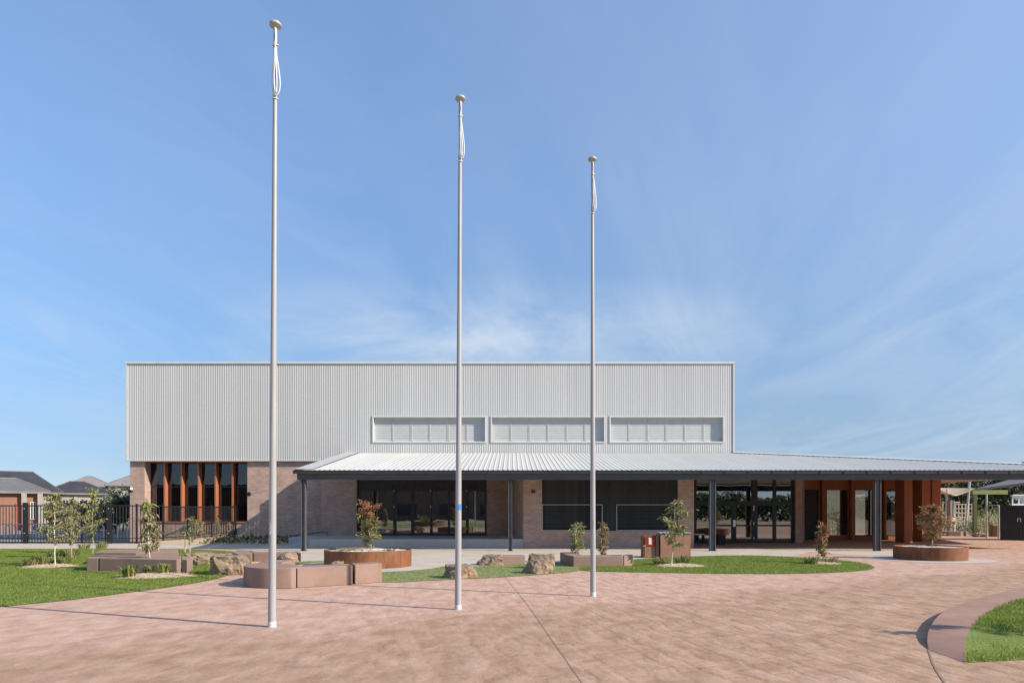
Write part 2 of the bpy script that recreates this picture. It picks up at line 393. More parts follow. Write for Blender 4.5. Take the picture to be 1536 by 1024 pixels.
def build_world():
    w = bpy.data.worlds.new('World'); bpy.context.scene.world = w; w.use_nodes = True
    N = w.node_tree.nodes; L = w.node_tree.links
    bg = N['Background']
    sk = N.new('ShaderNodeTexSky'); sk.sky_type = 'NISHITA'; sk.sun_disc = False
    sk.sun_elevation = SUN_EL; sk.sun_rotation = SUN_AZ
    sk.altitude = 50; sk.air_density = 1.0; sk.dust_density = .15; sk.ozone_density = 1.4
    t = N.new('ShaderNodeTexCoord'); sp = N.new('ShaderNodeSeparateXYZ'); L.new(t.outputs['Generated'], sp.inputs[0])
    zz = mth(N, L, 'ADD', mth(N, L, 'MAXIMUM', sp.outputs[2], 0), .10)
    px = mth(N, L, 'DIVIDE', sp.outputs[0], zz); py = mth(N, L, 'DIVIDE', sp.outputs[1], zz)
    def field(sx, sy, ox, scale, det, rough, dist):
        cb = N.new('ShaderNodeCombineXYZ')
        L.new(mth(N, L, 'MULTIPLY_ADD', px, sx, ox), cb.inputs[0]); L.new(mth(N, L, 'MULTIPLY', py, sy), cb.inputs[1])
        return noi(N, L, cb.outputs[0], scale, det, rough, dist)
    cover = field(.5, .3, 4.3, 1.0, 3, .5, .3)
    wisps = field(1.25, .5, 2.9, 1.0, 7, .6, 1.9)
    low = field(1.0, 1.0, 9.1, 1.6, 7, .6, .5)
    # streaks where the cover field is high, denser towards the middle distance
    cv = ramp(N, L, cover, [(.34, (0,0,0)), (.66, (1,1,1))])
    ws = ramp(N, L, wisps, [(.38, (0,0,0)), (.68, (1,1,1))])
    hz = N.new('ShaderNodeMapRange'); L.new(sp.outputs[2], hz.inputs[0])
    hz.inputs[1].default_value = .62; hz.inputs[2].default_value = .16; hz.inputs[3].default_value = .3; hz.inputs[4].default_value = 1.0
    a = mth(N, L, 'MULTIPLY', mth(N, L, 'MULTIPLY', cv, ws), mth(N, L, 'MULTIPLY', hz.outputs[0], .42))
    # a brighter patch of cirrus north of the hall
    dv = N.new('ShaderNodeVectorMath'); dv.operation = 'DISTANCE'
    nr = N.new('ShaderNodeVectorMath'); nr.operation = 'MULTIPLY'; nr.inputs[1].default_value = (.36,1,1.9)
    L.new(t.outputs['Generated'], nr.inputs[0]); L.new(nr.outputs[0], dv.inputs[0])
    c = Vector((-.03,.965,.245)).normalized(); dv.inputs[1].default_value = (c.x*.36, c.y, c.z*1.9)
    pt = N.new('ShaderNodeMapRange'); L.new(dv.outputs['Value'], pt.inputs[0])
    pt.inputs[1].default_value = .17; pt.inputs[2].default_value = .0; pt.inputs[3].default_value = 0; pt.inputs[4].default_value = 1
    lw = ramp(N, L, low, [(.36, (0,0,0)), (.66, (1,1,1))])
    b = mth(N, L, 'MULTIPLY', mth(N, L, 'MULTIPLY', pt.outputs[0], mth(N, L, 'ADD', mth(N, L, 'MULTIPLY', lw, .6), mth(N, L, 'MULTIPLY', ws, .4))), .95)
    veil = mth(N, L, 'MULTIPLY_ADD', sp.outputs[0], .24, .06, clamp=True)
    msk = mth(N, L, 'ADD', mth(N, L, 'ADD', a, veil), b, clamp=True)
    grade = ramp(N, L, sp.outputs[2], [(0, (.25,.34,.53)), (.06, (.265,.33,.46)), (.11, (.335,.39,.475)), (.23, (.48,.565,.63)), (.42, (.74,.82,.89)), (.59, (.92,1.0,1.04)), (1, (1.0,1.05,1.08))])
    col = mixc(N, L, 1.0, sk.outputs[0], (1.05,1.03,1.06), 'MULTIPLY')
    col = mixc(N, L, 1.0, col, grade, 'MULTIPLY')
    col = mixc(N, L, msk, col, (2.75,3.2,3.8))
    L.new(col, bg.inputs['Color']); bg.inputs['Strength'].default_value = .15
build_world()
sc = bpy.context.scene
sc.view_settings.view_transform = 'Standard'; sc.view_settings.look = 'None'
sc.view_settings.exposure = 0.62; sc.view_settings.gamma = 1
sc.cycles.max_bounces = 8; sc.cycles.transparent_max_bounces = 16
sc.cycles.use_denoising = True

# ------------------------------------------------------------------ ground sheets
def circle(cx, cy, r, n=48): return [(cx + r*math.cos(2*math.pi*i/n), cy + r*math.sin(2*math.pi*i/n)) for i in range(n)]
def smooth_poly(pts, it=2):
    for _ in range(it):
        q = []
        for i in range(len(pts)):
            a = pts[i]; b = pts[(i+1) % len(pts)]
            q.append((a[0]*.75+b[0]*.25, a[1]*.75+b[1]*.25)); q.append((a[0]*.25+b[0]*.75, a[1]*.25+b[1]*.75))
        pts = q
    return pts

g = MB(); g.sheet([(-1500,-600),(1500,-600),(1500,2500),(-1500,2500)], 0.0); struct('ground', g, M['soil'])
g = MB(); g.sheet([(-26,-34),(60,-34),(60,64),(12,64),(12,36),(-26,36)], .004); struct('paving', g, M['paving'])
g = MB(); g.sheet([(-90,36.0),(-10,36.0),(-10,66),(-90,58)], .005); struct('yard', g, M['yard'])
g = MB(); g.sheet([(-140,58.5),(-24,66.5),(-24,74),(-140,66)], .008); struct('street', g, M['asphalt'])
# pale footpath and apron in front of the hall
g = MB()
g.sheet([(-60,30.6),(-19,30.9),(-13,31.1),(-9,27.0),(-7.6,21.0),(-3.5,18.2),(-.5,18.7),(.3,20.4),(2.4,21.2),(5.6,25.4),(7.2,24.6),(10.5,25.6),(13.2,29.5),(16.5,31.4),(-9,31.4),(-10,34.6),(-19,35.2),(-20,35.99),(-60,35.99)], .008)
struct('footpath', g, M['concrete'])
g = MB(); g.sheet(circle(14.7,24.0,1.95), .009); g.sheet([(12.0,29.2),(16.2,29.2),(16.3,25.4),(13.4,25.3)], .0085)
struct('path_ring', g, M['concrete'])

LAWN_L = smooth_poly([G(-330,960), G(-120,925), G(0,910), G(100,901), G(200,888), G(280,877), G(338,866), G(352,855), G(370,842), G(372,832), G(345,826), G(250,823), G(60,823.5), G(-300,823)], 2)
LAWN_R = smooth_poly([G(868,857), G(945,858), G(1100,861), G(1215,860.5), G(1300,856), G(1316,851), G(1290,843), G(1200,836), G(1130,833), G(1050,834), G(960,839), G(905,842), G(870,850)], 2)
TURF = smooth_poly([G(575,874.5), G(660,870), G(760,865.5), G(850,859), G(872,855), G(876,850), G(846,843), G(780,846), G(735,849), G(640,850), G(600,845), G(560,841), G(480,841), G(430,843), G(400,849), G(395,858), G(440,866)], 1)
KERB_OUT = [(1790,884),(1640,886),(1580,888.5),(1525,893),(1480,904),(1440,917),(1413,931),(1396,950),(1391,964),(1393,975)]
g = MB(); g.sheet(LAWN_L, .014); struct('lawn', g, M['lawn'])
g = MB(); g.sheet(LAWN_R, .014); struct('lawn', g, M['lawn'])
g = MB(); g.sheet(TURF, .013); struct('artificial_turf', g, M['turf'])
g = MB(); g.sheet(circle(-4.4,20.9,2.3), .016); struct('path_ring', g, M['concrete'])

# right-hand raised lawn with its kerb; the step fades out towards the camera
KH = .13
out = []
for u, v in KERB_OUT: out.append(G(u, v))
inn_px = [(1790,889),(1640,891),(1575,893),(1525,900),(1490,914),(1468,929),(1455,943),(1449,958),(1447,970),(1449,980)]
inn = [((u-768)*((EYE-KH*.8)*F/(v-HZ))/F, (EYE-KH*.8)*F/(v-HZ)) for u, v in inn_px]
hts = [KH]*7 + [KH*.8, KH*.45, .008]
def dens(a, k=4):
    r = []
    P_ = [Vector((*p, 0)) if len(p) == 2 else Vector(p) for p in a]
    for i in range(len(P_)-1):
        p0 = P_[max(i-1,0)]; p1 = P_[i]; p2 = P_[i+1]; p3 = P_[min(i+2,len(P_)-1)]
        for j in range(k):
            t = j/k
            r.append(.5*((2*p1) + (p2-p0)*t + (2*p0-5*p1+4*p2-p3)*t*t + (3*p1-p0-3*p2+p3)*t**3))
    r.append(P_[-1]); return r
O3 = dens([(*p, h) for p, h in zip(out, hts)]); I3 = dens([(*p, max(h*.8, .007)) for p, h in zip(inn, hts)])
g = MB(); n = len(O3)
vs = [tuple(p) for p in O3] + [(p.x,p.y,0.0) for p in O3] + [(p.x,p.y,max(p.z,.006)) for p in I3]
fs = []
for i in range(n-1):
    fs.append((i, i+1, n+i+1, n+i)); fs.append((i+1, i, 2*n+i, 2*n+i+1))
g.add(vs, fs); struct('kerb', g, M['kerb'], smooth=True)
LAWN_C = [(p.x,p.y) for p in I3] + [G(1536,990), G(1790,1005), (20,6.9), (20,13.6)]
def zc(x, y):
    d = min(((x-p.x)**2+(y-p.y)**2, p.z) for p in I3)
    t = min(1, max(0, (y-7.6)/2.2)); t = t*t*(3-2*t)
    return .02 + (KH*.8-.02)*t
g = MB()
g.add([(p.x,p.y,max(p.z,.008)) for p in I3] + [(*G(1536,990),.007), (*G(1790,1005),.007), (20,6.9,.007), (20,13.6,KH*.8)], [tuple(range(len(I3)+3,-1,-1))])
bm = bmesh.new(); tmp = bpy.data.meshes.new('t'); tmp.from_pydata(g.v, [], g.f); bm.from_mesh(tmp)
bmesh.ops.triangulate(bm, faces=bm.faces[:]); me = bpy.data.meshes.new('lawn'); bm.to_mesh(me); bm.free()
me.materials.append(M['lawn']); lo = bpy.data.objects.new('lawn', me); C.objects.link(lo); lo['kind'] = 'structure'

# saw-cut control joint and the joint continuing the kerb line
def strip(pts, w, z):
    g = MB(); n = len(pts); vs = []
    for i, p in enumerate(pts):
        a = Vector(pts[max(i-1,0)]); b = Vector(pts[min(i+1,n-1)]); t = (b-a).normalized(); q = Vector((-t.y,t.x))
        vs += [(p[0]+q.x*w/2, p[1]+q.y*w/2, z), (p[0]-q.x*w/2, p[1]-q.y*w/2, z)]
    g.add(vs, [(2*i, 2*i+1, 2*i+3, 2*i+2) for i in range(n-1)]); return g
struct('control_joint', strip([G(758,866), G(790,905), G(835,970), G(873,1024), G(930,1110)],   .008, .009), M['joint'])
struct('control_joint', strip([G(1393,975), G(1398,992), G(1406,1008), G(1417,1024), G(1450,1070)], .022, .009), M['joint'])

# ------------------------------------------------------------------ grass blades
def inside(poly, x, y):
    n = len(poly); ins = np.zeros(len(x), bool); j = n-1
    for i in range(n):
        xi, yi = poly[i]; xj, yj = poly[j]
        c = ((yi > y) != (yj > y)) & (x < (xj-xi)*(y-yi)/(yj-yi+1e-12)+xi)
        ins ^= c; j = i
    return ins
def blades(name, poly, dens_, h, w, seed, zf=None, clip=None, z0=.014):
    rg = np.random.default_rng(seed)
    P_ = np.array(poly); lo_ = P_.min(0); hi = P_.max(0)
    if clip: lo_ = np.maximum(lo_, clip[0]); hi = np.minimum(hi, clip[1])
    k = int((hi[0]-lo_[0])*(hi[1]-lo_[1])*dens_)
    x = rg.uniform(lo_[0], hi[0], k); y = rg.uniform(lo_[1], hi[1], k)
    ok = inside(poly, x, y) & (np.abs(x) < y*.86+.5) & ((x+4.4)**2+(y-20.9)**2 > 2.3**2); x = x[ok]; y = y[ok]; k = len(x)
    z = np.full(k, z0) if zf is None else np.array([zf(a, b) for a, b in zip(x, y)]) - .01
    an = rg.uniform(0, 2*math.pi, k); hh = h*rg.uniform(.5, 1.25, k); ww = w*rg.uniform(.7, 1.3, k)
    la = rg.uniform(0, 2*math.pi, k); ll = hh*rg.uniform(.1, .9, k)
    V = np.zeros((k, 3, 3))
    V[:,0] = np.stack([x+np.cos(an)*ww, y+np.sin(an)*ww, z], 1)
    V[:,1] = np.stack([x-np.cos(an)*ww, y-np.sin(an)*ww, z], 1)
    V[:,2] = np.stack([x+np.cos(la)*ll, y+np.sin(la)*ll, z+hh], 1)
    me = bpy.data.meshes.new(name); me.vertices.add(k*3); me.loops.add(k*3); me.polygons.add(k)
    me.vertices.foreach_set('co', V.ravel()); me.loops.foreach_set('vertex_index', np.arange(k*3, dtype=np.int32))
    me.polygons.foreach_set('loop_start', np.arange(0, k*3, 3, dtype=np.int32))
    me.materials.append(M['blade']); me.update(calc_edges=True); me.validate()
    o = bpy.data.objects.new(name, me); C.objects.link(o); o['kind'] = 'stuff'; return o
blades('grass', LAWN_L, 1100, .036, .0065, 1, clip=((-26,11),(-5,31)))
blades('grass', LAWN_R, 1300, .036, .0065, 2)
blades('grass', TURF, 260, .022, .009, 6, z0=.013)
blades('grass', LAWN_C, 2300, .06, .0055, 3, zf=zc, clip=((5,7),(12,13.4)))

# ------------------------------------------------------------------ flagpoles
def flagpole(base, lean, label, seed, sticker=False, loop_r=.085, H=8.7):
    X, Y = base; rnd = random.Random(seed)
    t = thing('flagpole', label, 'flagpole', (X, Y, .004), 'white flagpoles on the plaza')
    def at(z): return (lean*z/H, 0, z)
    p = MB(); zs = [0, .06, 1.5, 3, 4.5, 6, 7.4, H-.09]; 
    p.tube([at(z) for z in zs], [.056 - .030*z/H for z in zs], 20); shaft = mesh_obj('shaft', p, M['pole'], t, smooth=True)
    b = MB(); b.lathe(0, 0, [(.0585,0),(.0595,.03),(.0582,.075),(.0565,.08)], 20); b.lathe(0,0,[(.064,0),(.064,.01),(.058,.012)],20)
    mesh_obj('base_collar', b, M['polebase'], t, smooth=True)
    c = MB(); x = lean
    c.lathe(x, 0, [(.026,H-.10),(.04,H-.085),(.075,H-.075),(.086,H-.06),(.084,H-.035),(.06,H-.012),(.001,H)], 24)
    mesh_obj('cap', c, M['cap'], t, smooth=True)
    r = MB(); zt = H-.40; zb = H-1.08
    # halyard tied off below the cap, its spare length hanging in a long loop
    for rr, off, sgn, dz in ((loop_r, .0, 1, 0), (loop_r*.55, .02, -.6, .03)):
        pts = []
        for i in range(28):
            f = i/27; ph = f*2*math.pi; k = (1-math.cos(ph))/2
            pts.append((x*(zt-k*(zt-zb))/H + rr*sgn*math.sin(ph)*(.25+1.0*k**1.4) + .012 + .02*k, -.045-off, zt-dz-(zt-zb-2*dz)*k))
        r.tube(pts, .0085, 6, closed=True)
    r.tube([(x+.006,-.035,H-.11),(x+.016,-.04,H-.25),(x+.006,-.042,H-.33),(x+.014,-.046,zt)], .008, 6)
    for z in (H-.34, zb-.03):
        pts = [(x*z/H+.042*math.cos(a), .042*math.sin(a), z+.012*math.sin(a)) for a in [i/10*2*math.pi for i in range(10)]]
        r.tube(pts, .007, 6, closed=True)
    mesh_obj('halyard', r, M['rope'], t, smooth=True)
    d = MB(); zc_ = 3.1 if sticker else 2.6
    def patch(z0, z1, a0, a1, m_):
        k = 6; vs = []
        for i in range(k+1):
            a = a0+(a1-a0)*i/k; rad = .056-.030*z0/H+.0015
            for z in (z0, z1): vs.append((lean*z/H+rad*math.cos(a), rad*math.sin(a), z))
        d.add(vs, [(2*i, 2*i+2, 2*i+3, 2*i+1) for i in range(k)], m_)
    if sticker:
        z0 = PZ(765,11.57); z1 = PZ(756,11.57)
        patch(z0, z1, R(-95), R(-20), 0)
        mesh_obj('sticker', d, M['sticker'], t)
    k = MB(); k.box(-.012,-.062,1.35,.012,-.045,1.47); k.tube([(0,-.06,1.36),(0,-.085,1.33)], .006, 6); k.tube([(0,-.06,1.46),(0,-.085,1.49)], .006, 6)
    if not sticker: mesh_obj('cleat', k, M['pole'], t)
    return t
flagpole(G(408,940), .05, 'tallest looking white flagpole, nearest the camera, at the left', 1, loop_r=.075)
flagpole(G(687,914), .04, 'middle white flagpole with a small blue sticker', 2, True, loop_r=.06)
flagpole(G(889.5,894), -.012, 'shortest looking white flagpole, farthest right, in front of the black shutters', 3, loop_r=.055, H=8.62)

# ------------------------------------------------------------------ the hall
hall = thing('sports_hall', 'long pale metal clad hall on a brick base with a wide front canopy', 'building', (0,38,0))
HO = (0,38,0)
def hp(name, mb, mat, parent=None, **k):          # part of the hall (world coordinates in mb)
    return mesh_obj(name, mb, mat, parent or hall, origin=HO if parent is None else HO, **k)
def sub(name, mb, mat, par, **k):                 # sub-part: the part sits at the hall's own origin
    return mesh_obj(name, mb, mat, par, origin=HO, **k)
YW = 37.85
def clad(mb, x0, x1, z0, z1, y, pitch=.125, d=.0085, m=0):
    # ribbed sheet facing -Y, profile extruded up Z
    xs = []; x = x0
    prof = [(0,0),(.52,0),(.62,-1),(.86,-1),(.96,0)]
    k = math.floor(x0/pitch)*pitch
    while k < x1:
        for a, b in prof:
            xx = k+a*pitch
            if x0 < xx < x1: xs.append((xx, y+b*d))
        k += pitch
    xs = [(x0,y)] + xs + [(x1,y)]
    n = len(xs)
    mb.add([(a,b,z0) for a,b in xs]+[(a,b,z1) for a,b in xs], [(i,i+1,n+i+1,n+i) for i in range(n-1)], m)
XL = PX(190,YW); XR = PX(1100.5,YW); ZT = PZ(545,YW); ZB = PZ(690,YW)
banks = [(560.5,727.5),(738,906),(916,1084.5)]
zb0 = PZ(662,YW); zb1 = PZ(625.5,YW)
c = MB()
clad(c, XL, XR, zb1, ZT, YW); 
xprev = XL
for a, b in banks:
    clad(c, xprev, PX(a,YW), zb0, zb1, YW); xprev = PX(b,YW)
clad(c, xprev, XR, zb0, zb1, YW)
clad(c, XL, XR, ZB, zb0, YW)
# sides, back and underside of the upper box
c.add([(XL,YW,ZB),(XL,YW,ZT),(XL,66,ZT),(XL,66,ZB)], [(0,1,2,3)])
c.add([(XR,YW,ZB-1.2),(XR,66,ZB-1.2),(XR,66,ZT),(XR,YW,ZT)], [(0,1,2,3)])
c.add([(XL,66,0),(XL,66,ZT),(XR,66,ZT),(XR,66,0)], [(0,1,2,3)])
c.add([(XL,YW,ZB),(XL,66,ZB),(XR,66,ZB),(XR,YW,ZB)], [(0,1,2,3)])
cl = hp('wall_cladding', c, M['clad'])
f = MB(); f.box(XL-.06, YW-.07, ZT-.02, XR+.06, YW+.2, ZT+.09); f.box(XL-.05,YW+.2,ZT-.02,XL+.1,66.02,ZT+.085); f.box(XR-.1,YW+.2,ZT-.02,XR+.05,66.02,ZT+.085)
hp('roof_capping', f, M['ridgecap'])
f = MB(); f.add([(XL,YW+.1,ZT),(XR,YW+.1,ZT),(XR,66,ZT+.05),(XL,66,ZT+.05)], [(0,1,2,3)]); hp('roof', f, M['roof'])
f = MB()
for x in (XL, XR):
    f = MB(); f.box(x-.04, YW-.045, ZB-.03, x+.04, YW+.05, ZT-.02); hp('corner_flashing', f, M['louvre'])
f = MB(); f.box(XL+.04, YW-.045, ZB-.05, PX(482,YW), YW+.05, ZB+.01); hp('bottom_flashing', f, M['louvre'])
# louvre windows
lw0 = None
for bi, (a, b) in enumerate(banks):
    xa, xb = PX(a,YW), PX(b,YW); dp = .32; t_ = .07
    fr = MB()
    fr.box(xa-t_,YW-.05,zb0-t_,xb+t_,YW+.02,zb0); fr.box(xa-t_,YW-.05,zb1,xb+t_,YW+.02,zb1+t_)
    fr.box(xa-t_,YW-.05,zb0,xa,YW+.02,zb1); fr.box(xb,YW-.05,zb0,xb+t_,YW+.02,zb1)
    fr.box(xa-.02,YW+.02,zb0-.02,xa,YW+dp,zb1+.02); fr.box(xb,YW+.02,zb0-.02,xb+.02,YW+dp,zb1+.02)
    fr.box(xa,YW+.02,zb1,xb,YW+dp,zb1+.02); fr.box(xa,YW+.02,zb0-.02,xb,YW+dp,zb0)
    fr.box(xa-.02,YW+dp,zb0-.02,xb+.02,YW+dp+.03,zb1+.02)
    w = hp('louvre_window', fr, M['ridgecap'])
    n = 6; pw = (xb-xa)/n
    for i in range(n):
        l = MB(); x0 = xa+pw*i+.012; x1 = xa+pw*(i+1)-.012; yp = YW+dp-.14
        l.box(x0,yp,zb0+.01,x0+.035,yp+.06,zb1-.01); l.box(x1-.035,yp,zb0+.01,x1,yp+.06,zb1-.01)
        l.box(x0+.035,yp,zb1-.06,x1-.035,yp+.06,zb1-.01); l.box(x0+.035,yp,zb0+.01,x1-.035,yp+.06,zb0+.05)
        k = 13; hh = (zb1-zb0-.11)/k
        for j in range(k):
            z = zb0+.05+hh*j
            l.add([(x0+.035,yp+.008,z),(x1-.035,yp+.008,z),(x1-.035,yp+.045,z+hh+.012),(x0+.035,yp+.045,z+hh+.012)], [(0,1,2,3)])
        l.box(x0+.06,yp-.025,zb0+.03,x0+.11,yp-.001,zb0+.07)
        l.box(x1-.11,yp-.025,zb0+.03,x1-.06,yp-.001,zb0+.07)
        sub('louvre_panel', l, M['louvre'], w)
# brick walls
BX0 = PX(195,38); wx0 = PX(217,38); wx1 = PX(371,38); bx1 = PX(482,36.5); sill = PZ(782,38)
b = MB()
b.box(BX0,38,0,wx0,38.9,ZB+.02); b.box(wx1,38,0,bx1,38.5,ZB+.02); b.box(wx0,38,0,wx1,38.9,sill)
b.box(BX0,38.9,0,BX0+.4,65.9,ZB+.02)
hp('brick_wall', b, M['brick']); b = MB()
# projecting front wall around the glazed doors
dx0 = PX(535,36.5); dx1 = PX(730,36.5); DZ = .42
b.box(bx1,36.5,0,dx0,37.0,4.5); b.box(dx1,36.5,0,.02,37.0,4.5); b.box(dx0,36.5,3.62,dx1,37.0,4.5)
b.box(bx1,37.0,0,bx1+.35,38.0,4.55)
hp('brick_wall', b, M['brick']); b = MB()
# kitchen block
kx0 = PX(785,31.4); ka = PX(813,31.4); kb = PX(1017,31.4); kx1 = PX(1041,31.4); KZ = 3.72; ks = PZ(795.5,31.4)
b.box(kx0,31.4,0,ka,31.8,KZ); b.box(ka,31.4,0,kb,31.8,ks-.005); b.box(kb,31.4,0,kx1,31.8,KZ)
b.prism([(kx0,31.8),(kx0+.35,31.8),(.37,36.9),(.02,36.9)], 0, KZ); b.box(kx1-.35,31.8,0,kx1,37,KZ)
hp('brick_wall', b, M['brick']); b = MB()
# pier to the right of the entrance
ex0 = kx1; ex1 = PX(1191,37)
b.prism([(ex1,36.8),(PX(1203,36.8),36.8),(PX(1206,41.0),40.9),(ex1+.2,40.9)], 0, 3.7)
hp('brick_wall', b, M['brick'])
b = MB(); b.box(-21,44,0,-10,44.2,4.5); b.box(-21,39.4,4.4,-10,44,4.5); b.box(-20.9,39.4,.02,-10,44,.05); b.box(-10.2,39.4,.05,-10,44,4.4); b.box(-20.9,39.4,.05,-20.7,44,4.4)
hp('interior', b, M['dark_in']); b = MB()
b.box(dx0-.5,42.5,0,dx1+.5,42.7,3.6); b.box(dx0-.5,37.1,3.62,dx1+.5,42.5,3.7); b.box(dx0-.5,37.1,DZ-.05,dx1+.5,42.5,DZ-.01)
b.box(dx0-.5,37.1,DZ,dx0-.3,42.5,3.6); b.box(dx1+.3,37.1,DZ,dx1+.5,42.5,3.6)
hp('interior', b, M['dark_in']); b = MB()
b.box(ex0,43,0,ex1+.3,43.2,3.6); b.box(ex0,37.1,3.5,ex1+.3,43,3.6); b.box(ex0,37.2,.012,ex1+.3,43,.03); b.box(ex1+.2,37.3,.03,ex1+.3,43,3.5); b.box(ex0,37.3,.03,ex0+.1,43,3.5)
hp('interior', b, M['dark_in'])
# tall left windows with orange fins
n = 6; pw = (wx1-wx0)/n; gy = 38.62
for i in range(n):
    x0 = wx0+pw*i; x1 = x0+pw; fr = MB(); tr = PZ(729,38)
    for (p, q, r, s) in ((x0,sill,x0+.05,ZB),(x1-.05,sill,x1,ZB)): fr.box(p,gy,q,r,gy+.08,s)
    fr.box(x0+.05,gy,sill,x1-.05,gy+.08,sill+.06); fr.box(x0+.05,gy,ZB-.06,x1-.05,gy+.08,ZB); fr.box(x0+.05,gy,tr-.03,x1-.05,gy+.08,tr+.03)
    w = hp('window', fr, M['frame'])
    p = MB(); p.box(x0+.05,gy+.03,sill+.06,x1-.05,gy+.045,tr-.03); p.box(x0+.05,gy+.03,tr+.03,x1-.05,gy+.045,ZB-.06)
    sub('pane', p, M['dimglass'], w)
for i in range(1, n):
    x = wx0+pw*i; p = MB()
    # blade tapering from a deep head to a shallow foot, seen edge on
    zt = ZB-.01; zl = sill+.02; za = zl+(zt-zl)*.78
    prof = [(gy-.002,zl),(gy-.33,zl),(gy-.33,za),(gy-.37,zt-.1),(gy-.37,zt),(gy-.002,zt)]
    k = len(prof); th = .04
    p.add([(x-th,yy,zz) for yy,zz in prof]+[(x+th,yy,zz) for yy,zz in prof],
          [tuple(range(k)), tuple(range(2*k-1,k-1,-1))]+[(j,k+j,k+(j+1)%k,(j+1)%k) for j in range(k)])
    hp('fin', p, M['orange'])
p = MB(); p.box(wx0-.03,37.94,sill-.06,wx1+.03,38.6,sill-.002); hp('window_sill', p, M['orange']); p = MB(); p.box(wx0,38.02,ZB-.1,wx1,38.6,ZB+.015); hp('window_head', p, M['orange'])
# spot lights on the brick
def spot(x, y, z, white=False):
    p = MB(); p.box(x-.06,y-.04,z-.06,x+.06,y-.001,z+.06); p.tube([(x,y-.03,z),(x,y-.22,z+.03)], .02, 8)
    p.tube([(x-.05,y-.2,z-.01),(x+.2,y-.42,z+.11)], [.075,.085], 12)
    o = hp('wall_light', p, M['lamp'], smooth=True)
    q = MB(); q.tube([(x+.2,y-.42,z+.11),(x+.215,y-.433,z+.117)], [.078,.07], 12); sub('lens', q, M['lens_glint'] if white else M['lamp'], o)  # reflection put into the lens colour: white where bright, dark where turned away
spot(PX(375,38),38,PZ(741,38)); spot(PX(198,38),38,PZ(736,38),True)
p = MB(); x = PX(800,31.4); z = PZ(737,31.4); p.box(x-.08,31.3,z-.06,x+.08,31.399,z+.06); p.box(x-.05,31.2,z-.03,x+.05,31.3,z+.04); hp('wall_light', p, M['lamp'])

# glazed doors in the recess
fr = MB(); gz = 36.72; vert = [(535,541),(589.5,594.5),(616.6,621.5),(644.6,648.8),(671.7,675),(698.8,703),(727,730)]
ht = PZ(734,36.6)
vx = [(PX(a,36.7), PX(b_,36.7)) for a, b_ in vert]; vx[0] = (dx0, vx[0][1]); vx[-1] = (vx[-1][0], dx1)
for a, b_ in vx: fr.box(a,gz,DZ,b_,gz+.1,ht)
fr.box(dx0,gz-.003,ht,dx1,gz+.11,ht+.12); fr.box(dx0,gz,3.5,dx1,gz+.1,3.62)
for i in range(len(vx)-1):
    fr.box(vx[i][1],gz+.005,DZ,vx[i+1][0],gz+.09,DZ+.09)
    fr.box(vx[i][1],gz+.005,ht-.08,vx[i+1][0],gz+.09,ht)
fr.box(dx0,gz+.02,ht+.12,dx1,gz+.06,3.5)
gd = hp('glazed_doors', fr, M['frame'])
for i in range(len(vx)-1):
    p = MB(); p.box(vx[i][1],gz+.04,DZ+.09,vx[i+1][0],gz+.055,ht-.08); sub('pane', p, M['glass'], gd)
for i in (1,3,5):
    for z in (.75,1.9,2.75): p = MB(); p.box(vx[i][0]+.03,gz-.02,z,vx[i][0]+.06,gz-.001,z+.1); sub('hinge', p, M['silver'], gd)
# plinth and steps
p = MB(); px0 = PX(463,31.4); p.box(px0,31.4,0,kx0-.002,36.5,DZ); p.box(bx1-.8,33.6,0,px0,36.5,DZ-.003)
hp('plinth', p, M['plinthc'], bevel=.012)
p = MB()
for i in range(3): p.box(px0-.42*(i+1)-.001,31.7,0,px0-.42*i-.001,33.6,DZ*(3-i)/4)
hp('steps', p, M['plinthc'])
p = MB()
for yy in (31.62, 33.9):
    p.tube([(px0-1.7,yy,.05),(px0-1.7,yy,.62),(px0-.2,yy,1.05),(px0+.1,yy,1.05),(px0+.1,yy,.40)], .02, 8)
# low dark hand rail along the garden side
q = MB(); q.tube([(px0-2.9,34.2,.12),(px0-1.6,34.6,.5),(px0-.6,35.4,.62),(px0-.2,35.4,.62),(px0-.2,35.4,.4)], .025, 8); q.tube([(px0-1.6,34.6,.02),(px0-1.6,34.6,.5)], .025, 8)
hp('handrail', q, M['steel'])
# dark cladding and shutters of the kitchen block
c = MB(); fz0 = ks; fz1 = PZ(756,31.4)
s1 = (ka, PX(904,31.4)); s2 = (PX(924.5,31.4), PX(1014,31.4))
clad(c, ka, kb, fz1, KZ, 31.5, .1, .02); clad(c, s1[1], s2[0], fz0, fz1, 31.5, .1, .02); clad(c, s2[1], kb, fz0, fz1, 31.5, .1, .02)
hp('dark_cladding', c, M['darkclad'])
for a, b_ in (s1, s2):
    fr = MB(); t_ = .036
    fr.box(a,31.38,fz0,b_,31.6,fz0+t_); fr.box(a,31.38,fz1-t_,b_,31.6,fz1); fr.box(b_-t_,31.38,fz0+t_,b_,31.6,fz1-t_); fr.box(a,31.38,fz0+t_,a+t_,31.6,fz1-t_)
    w = hp('serving_hatch', fr, M['hatchframe'])
    p = MB(); k = 14; hh = (fz1-fz0-2*t_)/k
    for j in range(k):
        z = fz0+t_+hh*j
        p.add([(a+t_,31.50,z),(b_-t_,31.50,z),(b_-t_,31.46,z+hh*.5),(a+t_,31.46,z+hh*.5),(a+t_,31.50,z+hh),(b_-t_,31.50,z+hh)], [(0,1,2,3),(3,2,5,4)])
    p.box(a+t_,31.42,fz0+t_+.16,b_-t_,31.46,fz0+t_+.2)
    sub('roller_shutter', p, M['darkclad'], w)
